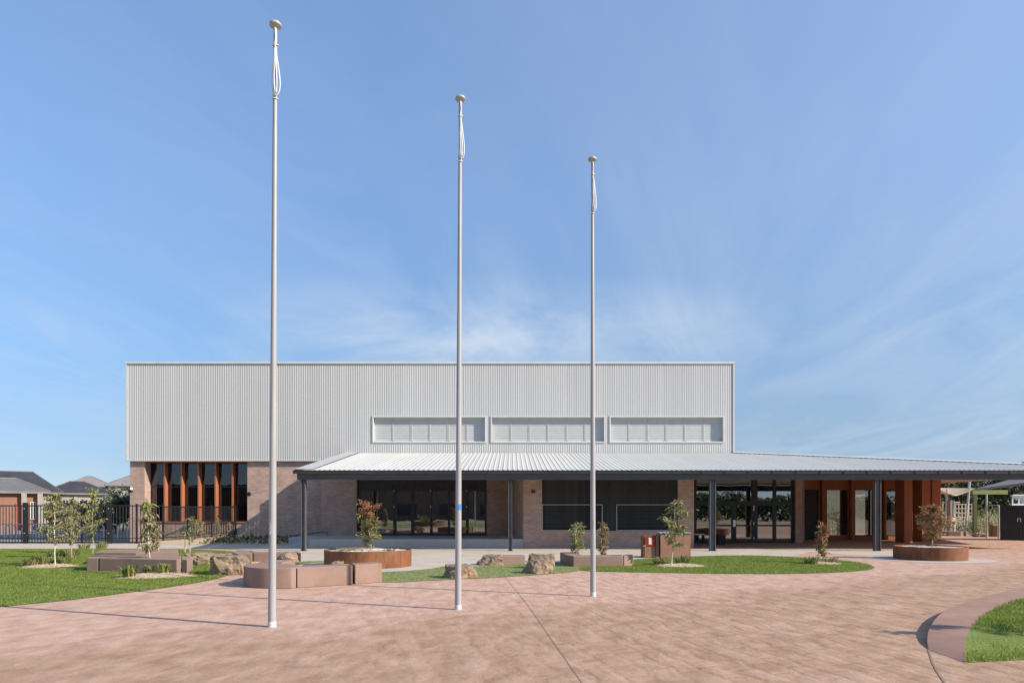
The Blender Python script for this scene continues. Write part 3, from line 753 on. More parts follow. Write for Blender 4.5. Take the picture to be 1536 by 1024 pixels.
# entrance glazing
fr = MB(); gy = 37.0; z_tr0, z_tr1, zt = PZ(758,37), PZ(751.5,37), 3.46
vv = [(ex0,PX(1045,37)),(PX(1067,37),PX(1074,37)),(PX(1097.5,37),PX(1104.5,37)),(PX(1127.5,37),PX(1136.5,37)),(PX(1159.5,37),PX(1164.5,37)),(PX(1187,37),ex1)]
for i, (a, b_) in enumerate(vv):
    fr.box(a,gy,.01,b_,gy+.12,z_tr0)
    if i != 2 and i != 1: fr.box(a,gy,z_tr1,b_,gy+.12,zt)
fr.box(ex0,gy-.003,z_tr0,ex1,gy+.13,z_tr1); fr.box(ex0,gy-.003,zt,ex1,gy+.13,3.7)
for i in range(5):
    fr.box(vv[i][1],gy+.01,.01,vv[i+1][0],gy+.11,.13)
    if i != 0: fr.box(vv[i][1],gy+.01,PZ(789,37),vv[i+1][0],gy+.11,PZ(786.5,37))
eg = hp('entrance_glazing', fr, M['frame'])
for i in range(5):
    p = MB(); a, b_ = vv[i][1], vv[i+1][0]; p.box(a,gy+.05,.13,b_,gy+.065,z_tr0); sub('pane', p, M['glass'], eg)
for a, b_ in ((vv[0][1],vv[3][0]),(vv[3][1],vv[4][0]),(vv[4][1],vv[5][0])):
    p = MB(); p.box(a,gy+.05,z_tr1,b_,gy+.065,zt); sub('pane', p, M['glass'], eg)
p = MB(); x = PX(1101.5,37); p.box(x-.09,gy-.05,.88,x+.06,gy-.001,1.24); sub('door_handle', p, M['silver'], eg)
p = MB(); x = PX(1130.5,37)
for z in (.2,1.0,1.75,1.9): p = MB(); p.box(x-.02,gy-.02,z,x+.03,gy-.001,z+.11); sub('hinge', p, M['silver'], eg)

# canopy over the front
CY = 28.9; CZ = 3.43; SL = .168; CX0 = -9.12
A = (XR, YW); B = (27.4, CY)
def zr(y): return CZ+SL*(y-CY)
def yb(x): return YW-.03 if x <= A[0] else A[1]+(B[1]-A[1])*(x-A[0])/(B[0]-A[0])
c = MB(); xs = []; pitch = .21; k = CX0+.62
while k < B[0]:
    for a_, d in ((0,0),(.5,0),(.66,.017),(.80,.017),(.96,0)): xs.append((k+a_*pitch, d))
    k += pitch
xs = [x for x in xs if x[0] < B[0]-.02]
n = len(xs)
c.add([(x,CY,CZ+d) for x,d in xs]+[(x,max(yb(x),CY+.02),zr(max(yb(x),CY+.02))+d) for x,d in xs], [(i,i+1,n+i+1,n+i) for i in range(n-1)])
# rear fall of the roof over the classroom wing
c.add([(A[0],A[1],zr(A[1])),(B[0],B[1],CZ),(26.5,46.3,3.47),(A[0],46.3,4.7)], [(0,1,2),(0,2,3)])
can = hp('canopy_roof', c, M['roof'])
p = MB(); p.add([(CX0-.1,CY,CZ+.05),(CX0+.66,CY,CZ+.05),(CX0+.66,YW,zr(YW)+.05),(CX0-.1,YW,zr(YW)+.05)], [(0,1,2,3)])
p.add([(CX0-.1,CY,CZ-.12),(CX0-.1,CY,CZ+.05),(CX0-.1,YW,zr(YW)+.05),(CX0-.1,YW,zr(YW)-.12)], [(0,1,2,3)])
sub('barge_capping', p, M['capping'], can)
p = MB()
dx, dy = B[0]-A[0], B[1]-A[1]; ln = math.hypot(dx, dy); nx, ny = dy/ln, -dx/ln
za, zb_ = zr(A[1])+.05, CZ+.05
p.add([(A[0]-nx*.12,A[1]-ny*.12,za-.05),(B[0]-nx*.12,B[1]-ny*.12,zb_-.03),(B[0],B[1],zb_+.02),(A[0],A[1],za+.03),(A[0]+nx*.2,A[1]+ny*.2,za-.03),(B[0]+nx*.2,B[1]+ny*.2,zb_-.03)], [(0,1,2,3),(3,2,5,4)])
sub('hip_capping', p, M['ridgecap'], can)
p = MB(); p.box(CX0-.12,CY-.13,CZ-.15,B[0]+.3,CY+.02,CZ-.015); p.box(CX0-.1,CY-.15,CZ-.035,B[0]+.3,CY-.128,CZ-.012)
x = 8.0
while x < B[0]:
    p.box(x-.02,CY-.165,CZ-.16,x+.02,CY-.148,CZ-.01); x += 1.0
sub('gutter', p, M['gutter'], can)
p = MB(); p.box(CX0-.02,CY+.12,3.06,B[0],CY+.3,3.30); p.box(CX0-.02,CY+.05,3.30,B[0],CY+.37,3.318); p.box(CX0-.02,CY+.05,3.042,B[0],CY+.37,3.06)
sub('beam', p, M['beam'], can)

for u, hw in ((455.5,.095),(765.5,.085),(1068.5,.125),(1315.5,.125)):
    Y = CY+.21; x = PX(u,Y); p = MB(); w = hw
    p.box(x-w,Y-.1,.004,x-w+.03,Y+.1,3.04); p.box(x+w-.03,Y-.1,.004,x+w,Y+.1,3.04); p.box(x-w+.03,Y-.02,.004,x+w-.03,Y+.02,3.04)
    p.box(x-w-.04,Y-.14,.004,x+w+.04,Y+.14,.02)
    sub('post', p, M['steel'], can)

# ------------------------------------------------------------------ classroom wing under the canopy
WO = (20,41,0)
wing = thing('classroom_wing', 'low rust orange clad wing with tall windows tucked under the canopy end', 'building', WO)
def wp(name, mb, mat, par=None, **k): return mesh_obj(name, mb, mat, par or wing, origin=WO, **k)
def W(u, Y=41.0): return PX(u, Y)
w0 = W(1205); w1 = W(1411); sz = .22; hz = PZ(733.5,41)
p = MB(); p.box(w0,41,hz,w1,41.3,3.75)
for a, b_ in ((1205,1206.5),(1227.5,1240),(1311,1326),(1350,1372),(1378,1411)): p.box(W(a),41,0.01,W(b_),41.3,hz)
p.box(W(1240),41,.01,W(1311),41.25,sz); p.box(W(1326),41,.01,W(1350),41.25,sz); p.box(W(1372),41,.01,W(1378),41.25,sz)
p.box(W(1411)-.3,41.3,.01,W(1411),46.2,3.6)
wp('wall', p, M['rust_panel'])
p = MB()
for x0, x1, y0, y1 in ((W(1230.5),W(1235.5),40.75,40.998),(W(1274),W(1279.5),40.72,40.998),(W(1323),W(1326),40.72,40.998)): p.box(x0,y0,.01,x1,y1,3.6)
wp('fin', p, M['rust_panel'])
for a, b_, Y in ((1356.5,1368.5,37.2),(1383,1395.5,38.2),(1398,1410.5,39.3)):
    p = MB(); p.box(PX(a,Y),Y,.01,PX(b_,Y),Y+.9,3.62); wp('fin', p, M['rust_panel'])
p = MB(); p.box(W(1206.5),41.06,.01,W(1227.5),41.12,hz); p.box(W(1207.5),41.03,1.0,W(1208.5),41.059,1.25)
wp('door', p, M['black'])
for a, b_ in ((1240,1274),(1279.5,1311),(1326,1350),(1372,1378)):
    fr = MB(); x0, x1 = W(a), W(b_); t_ = .045
    fr.box(x0,41.05,sz,x0+t_,41.15,hz); fr.box(x1-t_,41.05,sz,x1,41.15,hz); fr.box(x0+t_,41.05,sz,x1-t_,41.15,sz+.07); fr.box(x0+t_,41.05,hz-.05,x1-t_,41.15,hz)
    w = wp('window', fr, M['orange'] if a == 1240 else M['frame'])
    q = MB(); q.box(x0+t_,41.09,sz+.07,x1-t_,41.105,hz-.05); mesh_obj('pane', q, M['clearglass'], w, origin=WO)
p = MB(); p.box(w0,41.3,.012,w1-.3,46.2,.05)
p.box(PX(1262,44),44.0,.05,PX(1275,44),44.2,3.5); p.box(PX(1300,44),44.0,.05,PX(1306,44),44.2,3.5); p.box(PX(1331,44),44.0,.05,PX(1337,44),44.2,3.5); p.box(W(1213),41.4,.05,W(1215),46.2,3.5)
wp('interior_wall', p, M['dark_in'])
p = MB(); p.box(20,54,0,31,54.3,3.4)
tag(mesh_obj('courtyard_wall', p, M['cream'], origin=(27,54,0)), 'sunlit cream rendered wall seen through the wing windows', 'wall')

# ------------------------------------------------------------------ benches
def bench(name, pieces, h, label, gap=.03, bev=.018, group='pink concrete seating blocks'):
    ctr = pieces[0]; cx = sum(p[0] for q in pieces for p in q)/sum(len(q) for q in pieces); cy = sum(p[1] for q in pieces for p in q)/sum(len(q) for q in pieces)
    t = thing('bench', label, 'bench', (cx,cy,0), group)
    for q in pieces:
        m = MB(); m.prism(q, .004, h); o = mesh_obj('block', m, M['bench'], t, origin=(cx,cy,0), bevel=bev)
    return t
def arc_block(cx, cy, r0, r1, a0, a1, n=14):
    return [(cx+r1*math.cos(R(a0+(a1-a0)*i/n)), cy+r1*math.sin(R(a0+(a1-a0)*i/n))) for i in range(n+1)] + \
           [(cx+r0*math.cos(R(a1+(a0-a1)*i/n)), cy+r0*math.sin(R(a1+(a0-a1)*i/n))) for i in range(n+1)]
# centre bench by the first flagpole
p1 = [(-4.695,14.825)]+[(-5.06+1.06*math.cos(R(a)), 15.76+1.06*math.sin(R(a))) for a in range(286,162,-4)]+[(-6.06,16.08),(-5.28,16.05),(-4.98,15.62),(-4.735,15.44)]
p2 = [(-6.06,16.1),(-6.12,16.6),(-6.1,17.3),(-5.5,17.35),(-5.52,16.7),(-5.45,16.1)]
p3 = [(-4.672,14.83),(-3.62,15.5),(-3.86,16.02),(-4.72,15.46)]
p4 = [(-3.585,15.60),(-3.06,16.05),(-3.28,16.6),(-3.80,16.12)]
bench('bench', [p1,p2,p3,p4], .45, 'curved pink concrete bench just behind the tallest looking flagpole')
bench('bench', [[G(130,857),(PX(147.5,18.96),18.95),(PX(147.5,20.0),20.2),(PX(136,19.9),19.9)],
                [(PX(149,18.95),18.95),(PX(185,18.78),18.78),(PX(230,18.53),18.53),(PX(265,18.33),18.33),(PX(272,18.4),18.38),(PX(265,19.6),19.85),(PX(200,19.9),20.1),(PX(149,20.2),20.25)],
                [(PX(273,18.4),18.38),(PX(288.5,18.6),18.3),(PX(287,19.4),19.5),(PX(267,19.6),19.82)]], .385, 'long pink concrete bench on the left lawn behind the spindly sapling')
bench('bench', [[(PX(148,21.6),21.4),(PX(205,21.2),21.15),(PX(270,21.6),21.5),(PX(262,23),23.2),(PX(200,23),23.3),(PX(150,22.6),22.7)]], .4, 'farthest left pink concrete bench, half hidden behind the long one')
bench('bench', [[(PX(350,22.9),22.9),(PX(358,22.1),22.0),(PX(379,22.1),22.0),(PX(377,24),24.2),(PX(345,24),24.6)],
                [(PX(379.5,22.9),22.95),(PX(445,22.9),22.95),(PX(446,24),23.6),(PX(378,24),23.6)],
                [(PX(445.6,22.9),22.96),(PX(453,23),22.9),(PX(453,24),23.6),(PX(446.3,24),23.62)]], .30, 'angled pink concrete bench behind the boulders, in front of the canopy end')
bench('bench', [[(PX(860,20.6),20.6),(PX(935,20.7),20.7),(PX(933,21.2),21.25),(PX(850,21.2),21.2)],
                [(PX(936,20.7),20.7),(PX(948.5,20.9),20.9),(PX(950,21.6),21.6),(PX(935,21.2),21.25)],
                [(PX(840,22.6),22.6),(PX(850,21.3),21.25),(PX(872,21.3),21.3),(PX(866,22.8),22.9)]], .33, 'pink concrete bench right of the stacked boulders with saplings behind it')
bench('bench', [[(PX(735,21.4),21.3),(PX(788,21.4),21.5),(PX(786,22),22.1),(PX(738,22),22.0)]], .28, 'short pink concrete bench between the two pale boulders on the turf')

# ------------------------------------------------------------------ boulders
def rock(u, v, wpx, h, dep, seed, label, rz=0, squash=.7):
    X, Y = G(u, v); w = wpx*Y/F/2
    bm = bmesh.new(); bmesh.ops.create_icosphere(bm, subdivisions=4, radius=1)
    off = Vector((seed*3.1, seed*7.7, seed*1.3)); cs, sn = math.cos(rz), math.sin(rz)
    rr = random.Random(seed); planes = []
    for _ in range(11):
        d = Vector((rr.gauss(0,1), rr.gauss(0,1), rr.gauss(0,.8))).normalized(); planes.append((d, rr.uniform(.62,.9)))
    planes.append((Vector((0,0,1)), squash))
    for q in bm.verts:
        p = q.co.copy()
        p = Vector([math.copysign(abs(a)**.75, a) for a in p])
        for d, k in planes:
            e = p.dot(d)
            if e > k: p -= d*(e-k)*.88
        nn = noise.fractal(p*1.6+off, .9, 2.0, 5); n2 = noise.fractal(p*6+off, .8, 2.0, 3)
        p *= 1+.2*nn+.07*n2
        x, y, z = p
        q.co = (x*cs-y*sn, x*sn+y*cs, z)
    # normalise to the wanted box, with a flat foot
    hi = [max(q.co[i] for q in bm.verts) for i in range(3)]; lw_ = [min(q.co[i] for q in bm.verts) for i in range(3)]; zl = -.45*hi[2]
    for q in bm.verts:
        z = max(q.co.z, zl); q.co = (((q.co.x-lw_[0])/(hi[0]-lw_[0])*2-1)*w, ((q.co.y-lw_[1])/(hi[1]-lw_[1])-.5)*dep, (z-zl)/(hi[2]-zl)*h)
    me = bpy.data.meshes.new('boulder'); bm.to_mesh(me); bm.free(); me.materials.append(M['rock'])
    o = bpy.data.objects.new('boulder', me); C.objects.link(o); o.location = (X, Y+dep*.4, -.01)
    return tag(o, label, 'boulder', 'landscape boulders')
rock(333,863,64,.55,1.0,1,'largest brown boulder, left of the curved centre bench')
rock(291,848,46,.42,.9,2,'mottled grey and tan boulder at the right end of the left bench',.4)
rock(331,842,40,.28,.7,3,'low orange tan boulder peeping over the largest boulder')
rock(426,843,36,.34,.7,4,'pointed orange boulder right behind the tallest looking flagpole',.8,.95)
rock(690,868.5,54,.36,.7,5,'flat topped boulder behind the foot of the middle flagpole',0,.5)
rock(737,848,46,.36,.7,6,'pale boulder with a dark left side in front of the short bench',.3)
rock(806,861,50,.40,.7,7,'square front boulder of the stacked pair left of the right bench')
rock(812,853,44,.47,.6,8,'rear boulder of the stacked pair left of the right bench',1.1)
rock(501,862,36,.37,.5,9,'small peach boulder just behind the centre bench top',.2)
m = MB(); m.prism(smooth_poly([G(460,861),G(482,861),G(484,859),G(462,859)],1), .01, .22); tag(mesh_obj('stone_block', m, M['bench'], origin=(*G(471,860),0)), 'small flat grey stone step behind the centre bench', 'stone')

# ------------------------------------------------------------------ corten planters
def planter(cx, cy, r, h, label, ry=None):
    t = thing('planter', label, 'planter', (cx,cy,0), 'round rusted steel planters'); s = (ry or r)/r
    m = MB(); m.lathe(0, 0, [(r,.01),(r,h),(r-.02,h+.001),(r-.02,h-.14)], 56)
    m.v = [(x, y*s, z) for x,y,z in m.v]; mesh_obj('shell', m, M['corten'], t, smooth=True)
    m = MB(); rg = random.Random(int(cx*10)); n = 48; rings = [0,.3,.6,.85,1.0]
    vs = [(0,0,h-.03)]
    for k in rings[1:]:
        for j in range(n):
            a = 2*math.pi*j/n; vs.append(((r-.022)*k*math.cos(a), (r-.022)*s*k*math.sin(a), h-.045+rg.uniform(-.02,.02)+.03*(1-k)))
    fs = [(0,1+j,1+(j+1)%n) for j in range(n)]
    for i in range(3):
        for j in range(n): fs.append((1+i*n+j,1+(i+1)*n+j,1+(i+1)*n+(j+1)%n,1+i*n+(j+1)%n))
    m.add(vs, fs); mesh_obj('gravel_fill', m, M['gravel'], t)
    return t
planter(-4.4,20.9,1.31,.52,'round rusted steel planter with white gravel behind the centre bench')
planter(14.72,24.05,1.14,.46,'round rusted steel planter on the right beside the orange wing')

# ------------------------------------------------------------------ saplings and plants
def leaf(mb, p, d, L_, w, m, rnd):
    d = d.normalized(); s = d.cross(Vector((rnd.gauss(0,1), rnd.gauss(0,1), rnd.gauss(0,1))))
    if s.length < 1e-3: s = d.cross(Vector((1,0,0)))
    s.normalize(); nrm = s.cross(d); mid = p+d*L_*.45+nrm*L_*.05
    mb.add([p, mid+s*w, p+d*L_-nrm*L_*.06, mid-s*w], [(0,1,2,3)], m)
def sapling(u, v, h, wid, label, seed, mats, weights, z0=.02, lean=0, crown0=.3, n=330, ll=.13, lw=.017, droop=.9, stems=1, trunk='trunk', stake=None, Y=None, top=None, group='young saplings planted around the plaza', shape='oval', br=.010, bush=1):
    rnd = random.Random(seed)
    if Y is None: X, Y = G(u, v)
    else: X = PX(u, Y)
    t = thing('sapling', label, 'sapling', (X,Y,z0), group)
    tr = MB(); lf = MB(); ends = []
    for s in range(stems):
        bx = (s-(stems-1)/2)*.07*wid/.4; hh = h*(1 if s == 0 else rnd.uniform(.72,.95))
        pts = []; dx = 0; dy = 0
        for i in range(7):
            f = i/6
            pts.append(Vector((bx+dx+lean*f*h, dy, hh*f*.97))); dx += rnd.gauss(0,.022); dy += rnd.gauss(0,.022)
        tr.tube(pts, [br*2*(1-.78*i/6)/(1+.25*(stems-1)) for i in range(7)], 7)
        nb = max(6, int(18*bush/stems**.5))
        for b in range(nb):
            f = crown0+(1-crown0)*(b+rnd.random()*.6)/nb
            q = f*6; i = min(5, int(q)); p = pts[i].lerp(pts[i+1], q-i)
            fr = (f-crown0)/(1-crown0)
            prof = {'oval': math.sin(math.pi*(.12+.83*fr))**.8, 'cone': 1.05-.8*fr, 'top': .35+.75*fr if fr < .85 else .8, 'column': .8+.2*math.sin(9*fr)}[shape]
            a = rnd.uniform(0, 2*math.pi); ln = wid*prof*rnd.uniform(.45,1.15)
            e = p+Vector((math.cos(a)*ln, math.sin(a)*ln, rnd.uniform(.0,.35)*ln+.04)); mid = p.lerp(e,.5)+Vector((0,0,.04*ln))
            tr.tube([p,mid,e], [br*.55,br*.38,br*.16], 5); ends.append((p,mid,e,fr))
    for i in range(int(n*1.35)):
        p,mid,e,fr = rnd.choice(ends); k = rnd.random()**.6
        q = p.lerp(mid,k*2) if k < .5 else mid.lerp(e,k*2-1)
        q = q+Vector((rnd.gauss(0,.035), rnd.gauss(0,.035), rnd.gauss(0,.035)))
        d = Vector((rnd.gauss(0,.75), rnd.gauss(0,.75), rnd.gauss(-droop,.55)))
        if top is not None and fr > top[0] and rnd.random() < top[2]: mi = top[1]
        else: mi = rnd.choices(range(len(weights)), weights)[0]
        leaf(lf, q, d, ll*rnd.uniform(.65,1.4), lw*rnd.uniform(.8,1.5), mi, rnd)
    mesh_obj('trunk', tr, M[trunk], t, smooth=True)
    mesh_obj('crown', lf, [M[k] for k in mats], t)
    if stake:
        m = MB()
        for sx in stake: m.box(sx-.018,-.018,0,sx+.018,.018,h*.78)
        mesh_obj('stake', m, M['stake'], t)
    return t
OL = ['leaf_olive','leaf_straw','leaf_lime','leaf_red','leaf_bronze','leaf_green']
sapling(83,850,2.25,.6,'wide olive sapling on the far left lawn ringed by low tussocks',11,OL,[5,4,1,0,1,1],bush=1.2,n=520,crown0=.33,ll=.15,lw=.02,trunk='paletrunk')
sapling(108,838,2.1,.56,'olive sapling directly right of the wide far left one',12,OL,[5,4,1,0,1,1],n=420,crown0=.3,ll=.15,lw=.02)
sapling(139,831,2.7,.42,'slender tall sapling against the black fence with yellowish top',13,OL,[5,4,2,0,0,1],n=360,crown0=.25,ll=.16,lw=.02,top=(.75,2,.7))
sapling(223,857,2.0,.36,'spindly drooping sapling in front of the left bench, lime green tip',14,OL,[5,5,1,0,1,1],n=430,crown0=.28,ll=.16,lw=.02,top=(.84,2,.9),droop=1.2,shape='cone',trunk='paletrunk')
sapling(285,829,1.5,.36,'small staked sapling behind the left boulders',15,OL,[4,4,2,0,0,2],n=260,ll=.12,stake=(-.2,.0),crown0=.3)
sapling(303,0,1.05,.22,'little wispy sapling on the mulch bank, nearest the fence',16,OL,[4,4,1,0,1,1],n=110,ll=.1,z0=.15,Y=36.4,br=.007)
sapling(328,0,1.15,.24,'wispy sapling on the mulch bank below the fourth orange fin',17,OL,[4,4,1,0,1,2],n=120,ll=.1,z0=.2,Y=36.6,br=.007)
sapling(346,0,.9,.2,'shortest wispy sapling on the sunlit mulch bank below the last fin',18,OL,[4,4,1,0,1,1],n=90,ll=.1,z0=.22,Y=36.7,br=.007)
sapling(557,0,1.47,.42,'bushy green sapling with red tips in the round planter',19,OL,[3,1,2,1,2,4],z0=.47,Y=20.8,n=1000,ll=.085,lw=.02,bush=2.2,crown0=.12,droop=.15,top=(.72,3,.75),shape='column')
sapling(865,0,1.35,.33,'multi stemmed green sapling behind the right bench, left of the flagpole',20,OL,[3,3,3,0,0,2],z0=.02,Y=22.1,n=420,ll=.11,lw=.018,crown0=.28,stems=3,droop=.5,trunk='paletrunk')
sapling(905,0,1.3,.2,'narrow bronze leaved sapling behind the right bench',21,OL,[3,2,1,1,4,0],z0=.02,Y=22.1,n=260,ll=.12,lw=.017,crown0=.2,droop=1.1,shape='column')
sapling(1007,850,2.02,.46,'pale olive sapling in front of the rusty bin enclosure',22,OL,[4,5,2,0,0,2],n=430,ll=.15,lw=.021,crown0=.33,droop=.7,trunk='paletrunk',br=.014)
sapling(1233,845,1.28,.3,'leaning sapling with red bronze top on the right lawn',23,OL,[2,1,0,2,2,2],n=270,ll=.11,lw=.02,crown0=.15,lean=-.05,shape='top',top=(.45,3,.55),droop=.4)
sapling(1398,0,1.42,.58,'feathery bronze sapling in the right hand planter',24,OL,[2,1,0,2,5,1],z0=.42,Y=24.0,n=1700,ll=.10,lw=.017,crown0=.2,droop=-.2,bush=3)
o_ = sapling(1900,0,2.7,.55,'sapling on the raised corner lawn outside the picture casting shade',25,OL,[4,4,1,0,1,1],z0=.1,Y=7.75,n=420,ll=.15,lw=.02,crown0=.3); o_.location.x = 9.45

def tuft(u, v, h, spread, label, seed, mats, weights, n=70, z0=.02, Y=None, name='shrub', cat='shrub', lw=.012, group='low tussocks and shrubs on the lawns', arch=.6):
    rnd = random.Random(seed)
    if Y is None: X, Y = G(u, v)
    else: X = PX(u, Y)
    m = MB()
    for i in range(n):
        a = rnd.uniform(0,2*math.pi); r0 = spread*.6*math.sqrt(rnd.random()); b = Vector((math.cos(a)*r0, math.sin(a)*r0, 0))
        a += rnd.gauss(0,.5); l = h*rnd.uniform(.6,1.15); o = spread*rnd.uniform(.3,1.5)*arch
        mid = b+Vector((math.cos(a)*o*.5, math.sin(a)*o*.5, l*.75)); tip = b+Vector((math.cos(a)*o*1.15, math.sin(a)*o*1.15, l*rnd.uniform(.45,1)))
        s = Vector((-math.sin(a), math.cos(a), 0))*lw*rnd.uniform(.7,1.4); mi = rnd.choices(range(len(weights)), weights)[0]
        m.add([b-s, b+s, mid+s*.9, mid-s*.9, tip], [(0,1,2,3),(3,2,4)], mi)
    o = mesh_obj(name, m, [M[k] for k in mats]); o.location = (X,Y,z0)
    return tag(o, label, cat, group)
TL = ['leaf_lime','leaf_green','leaf_straw','leaf_bush']
tuft(48,849,.27,.3,'tussock at the left end of the far left mulch patch',31,TL,[3,1,3,2],110)
tuft(62,848,.28,.28,'tussock just left of the wide olive sapling stem',32,TL,[3,2,2,2],110)
tuft(74,846,.26,.28,'yellow green tussock right beside the wide olive sapling stem',33,TL,[4,2,2,2],110)
tuft(96,846,.28,.28,'tussock at the right end of the far left mulch patch',34,TL,[3,2,2,2],110)
tuft(83,838,.33,.36,'dark green clump behind the far left mulch patch',35,TL,[1,4,1,3],140)
tuft(104,837,.34,.4,'broad straw coloured clump behind the far left mulch patch',36,TL,[2,2,3,3],150)
tuft(126,822.8,.3,.35,'small tussock at the lawn edge below the fence',37,TL,[3,2,3,2],80)
tuft(152,822.8,.36,.35,'yellow tussock at the lawn edge left of the bench',38,TL,[4,1,3,2],80)
tuft(194,867,.38,.22,'dark grassy clump on the left end of the mulch by the spindly sapling',39,TL,[1,5,1,2],120)
tuft(222,860,.24,.16,'low grassy clump at the spindly sapling stem',40,TL,[2,3,1,2],80)
tuft(246,862,.32,.2,'bright lime clump right of the spindly sapling',41,TL,[5,1,1,2],120)
tuft(990,847,.26,.32,'green clump left of the pale olive sapling stem',42,TL,[2,3,1,3],130)
tuft(1024,846,.3,.34,'darker green clump right of the pale olive sapling stem',43,TL,[2,4,1,3],140)
tuft(1216,846,.26,.3,'dark clump left of the leaning red topped sapling',44,TL,[1,4,2,1],120)
tuft(1246,845,.22,.26,'low clump right of the leaning red topped sapling',45,TL,[2,2,2,3],90)
tuft(520,0,.1,.3,'grey green seedling in the left of the round planter gravel',46,TL,[1,3,2,2],60,z0=.46,Y=20.6)
tuft(584,0,.1,.26,'grey green seedling in the right of the round planter gravel',47,TL,[1,3,2,2],60,z0=.46,Y=20.7)

def mound(u, v, rx, ry, h, seed, mat='chips'):
    X, Y = G(u, v); rnd = random.Random(seed); n = 36; vs = [(0,0,h)]
    for k in (.35,.7,1.0):
        for j in range(n):
            a = 2*math.pi*j/n; w = 1+.08*math.sin(3*a+seed)+rnd.uniform(-.07,.07)
            vs.append((rx*k*w*math.cos(a), ry*k*w*math.sin(a), h*(1-k**2)+rnd.uniform(-.008,.012)*(k < 1)))
    fs = [(0,1+j,1+(j+1)%n) for j in range(n)]
    for i in range(2):
        for j in range(n): fs.append((1+i*n+j,1+(i+1)*n+j,1+(i+1)*n+(j+1)%n,1+i*n+(j+1)%n))
    m = MB(); m.add(vs, fs)
    for i in range(170):      # loose chips
        a = rnd.uniform(0,2*math.pi); k = math.sqrt(rnd.random())*1.08; x = rx*k*math.cos(a); y = ry*k*math.sin(a); z = max(.0,h*(1-k*k))+.008
        b = rnd.uniform(0,math.pi); l = rnd.uniform(.015,.045); w = l*.35; c_, s_ = math.cos(b), math.sin(b); tz = rnd.uniform(-.012,.02)
        m.add([(x-c_*l-s_*w,y-s_*l+c_*w,z),(x-c_*l+s_*w,y-s_*l-c_*w,z),(x+c_*l+s_*w,y+s_*l-c_*w,z+tz),(x+c_*l-s_*w,y+s_*l+c_*w,z+tz)], [(0,1,2,3)])
    o = mesh_obj('mulch_patch', m, M[mat]); o.location = (X,Y,.02); o['kind'] = 'stuff'
mound(74,850,.75,.75,.06,1); mound(234,864.5,.95,.75,.06,2); mound(1020,849,.75,.6,.06,3); mound(1236,845.5,.5,.5,.05,4)

# ------------------------------------------------------------------ mulch bank, groundcover, stakes
m = MB(); bx0, bx1_ = -19.0, -9.9
nx_, ny_ = 30, 6; vs = []
for j in range(ny_+1):
    for i in range(nx_+1):
        f = j/ny_; x = bx0+(bx1_-bx0)*i/nx_; y0 = 34.6+.9*math.sin((x+19)*.35)*.3
        vs.append((x, y0+(38.05-y0)*f, .012+.42*f**1.2+.02*noise.noise(Vector((x*1.5,f*4,0)))*(0<f)))
m.add(vs, [(j*(nx_+1)+i, j*(nx_+1)+i+1, (j+1)*(nx_+1)+i+1, (j+1)*(nx_+1)+i) for j in range(ny_) for i in range(nx_)])
struct('garden_bed', m, M['bank'], smooth=True)
rnd = random.Random(5); m = MB()
for i in range(330):
    x = rnd.uniform(-16.0,-10.6); y = rnd.uniform(34.9,37.3); z = .02+.42*max(0,(y-34.8)/3.2)
    for j in range(6):
        leaf(m, Vector((x,y,z)), Vector((rnd.gauss(0,.6),rnd.gauss(0,.6),1)), rnd.uniform(.08,.2), .02, rnd.choice((0,0,1,2)), rnd)
o = mesh_obj('ground_cover', m, [M['leaf_green'],M['leaf_bush'],M['leaf_dark']]); o['kind'] = 'stuff'
sp0 = None
for i, (u, hh, txt) in enumerate(((369.5,.95,'first'),(374,.85,'second'),(382.5,1.1,'third'),(387.5,1.0,'last'))):
    m = MB(); m.box(-.025,-.025,0,.025,.025,hh); m.box(-.022,-.022,hh,.022,.022,hh+.02); o = mesh_obj('garden_stake', m, M['stake'], origin=(0,0,0)); o.location = (PX(u,36.6),36.6,.18)
    tag(o, ['pale timber stake in the shaded garden bed, farthest left of four','pale timber stake in the shaded garden bed, second from left, shortest','pale timber stake in the shaded garden bed, third from left, tallest','pale timber stake in the shaded garden bed, rightmost, nearest the flagpole'][i], 'stake', 'garden stakes by the brick wall')

# ------------------------------------------------------------------ black fence
fen = thing('fence', 'black vertical bar fence with square posts left of the hall', 'fence', (-18.4,36,0))
FO = (-18.4,36,0)
def panel(x0, y0, x1, y1, z0a, z0b, zt_, step=.15):
    ln = math.hypot(x1-x0,y1-y0); n = int(ln/step); m = MB()
    for r_ in (.09, .98, None):
        za = z0a+.08 if r_ == .09 else zt_-.04; zb = z0b+.08 if r_ == .09 else zt_-.04
        if r_ == .98: continue
        m.tube([(x0,y0,za),(x1,y1,zb)], .03, 4)
    m.tube([(x0,y0,z0a+.28),(x1,y1,z0b+.28)], .02, 4)
    for i in range(1, n):
        f = i/n; x = x0+(x1-x0)*f; y = y0+(y1-y0)*f; z = z0a+(z0b-z0a)*f+.04
        m.tube([(x,y,z),(x,y,zt_)], .023 if step > .1 else .014, 5)
    mesh_obj('bar_panel', m, M['black'], fen, origin=FO)
posts = [-33.2,-30.6,-28.0,PX(38,36),PX(80,36),PX(123,36),PX(164,36),PX(205,36),-18.4]
for i in range(len(posts)-1): panel(posts[i]+.05,36,posts[i+1]-.05,36,0,0,2.04)
sx = [-18.4,-17.4,-16.4,-15.35]
for i in range(3):
    f0, f1 = i/3, (i+1)/3
    panel(sx[i]+.03,36+1.9*f0,sx[i+1]-.03,36+1.9*f1,.18*f0+.02,.40*f1*.9,1.98,.06)
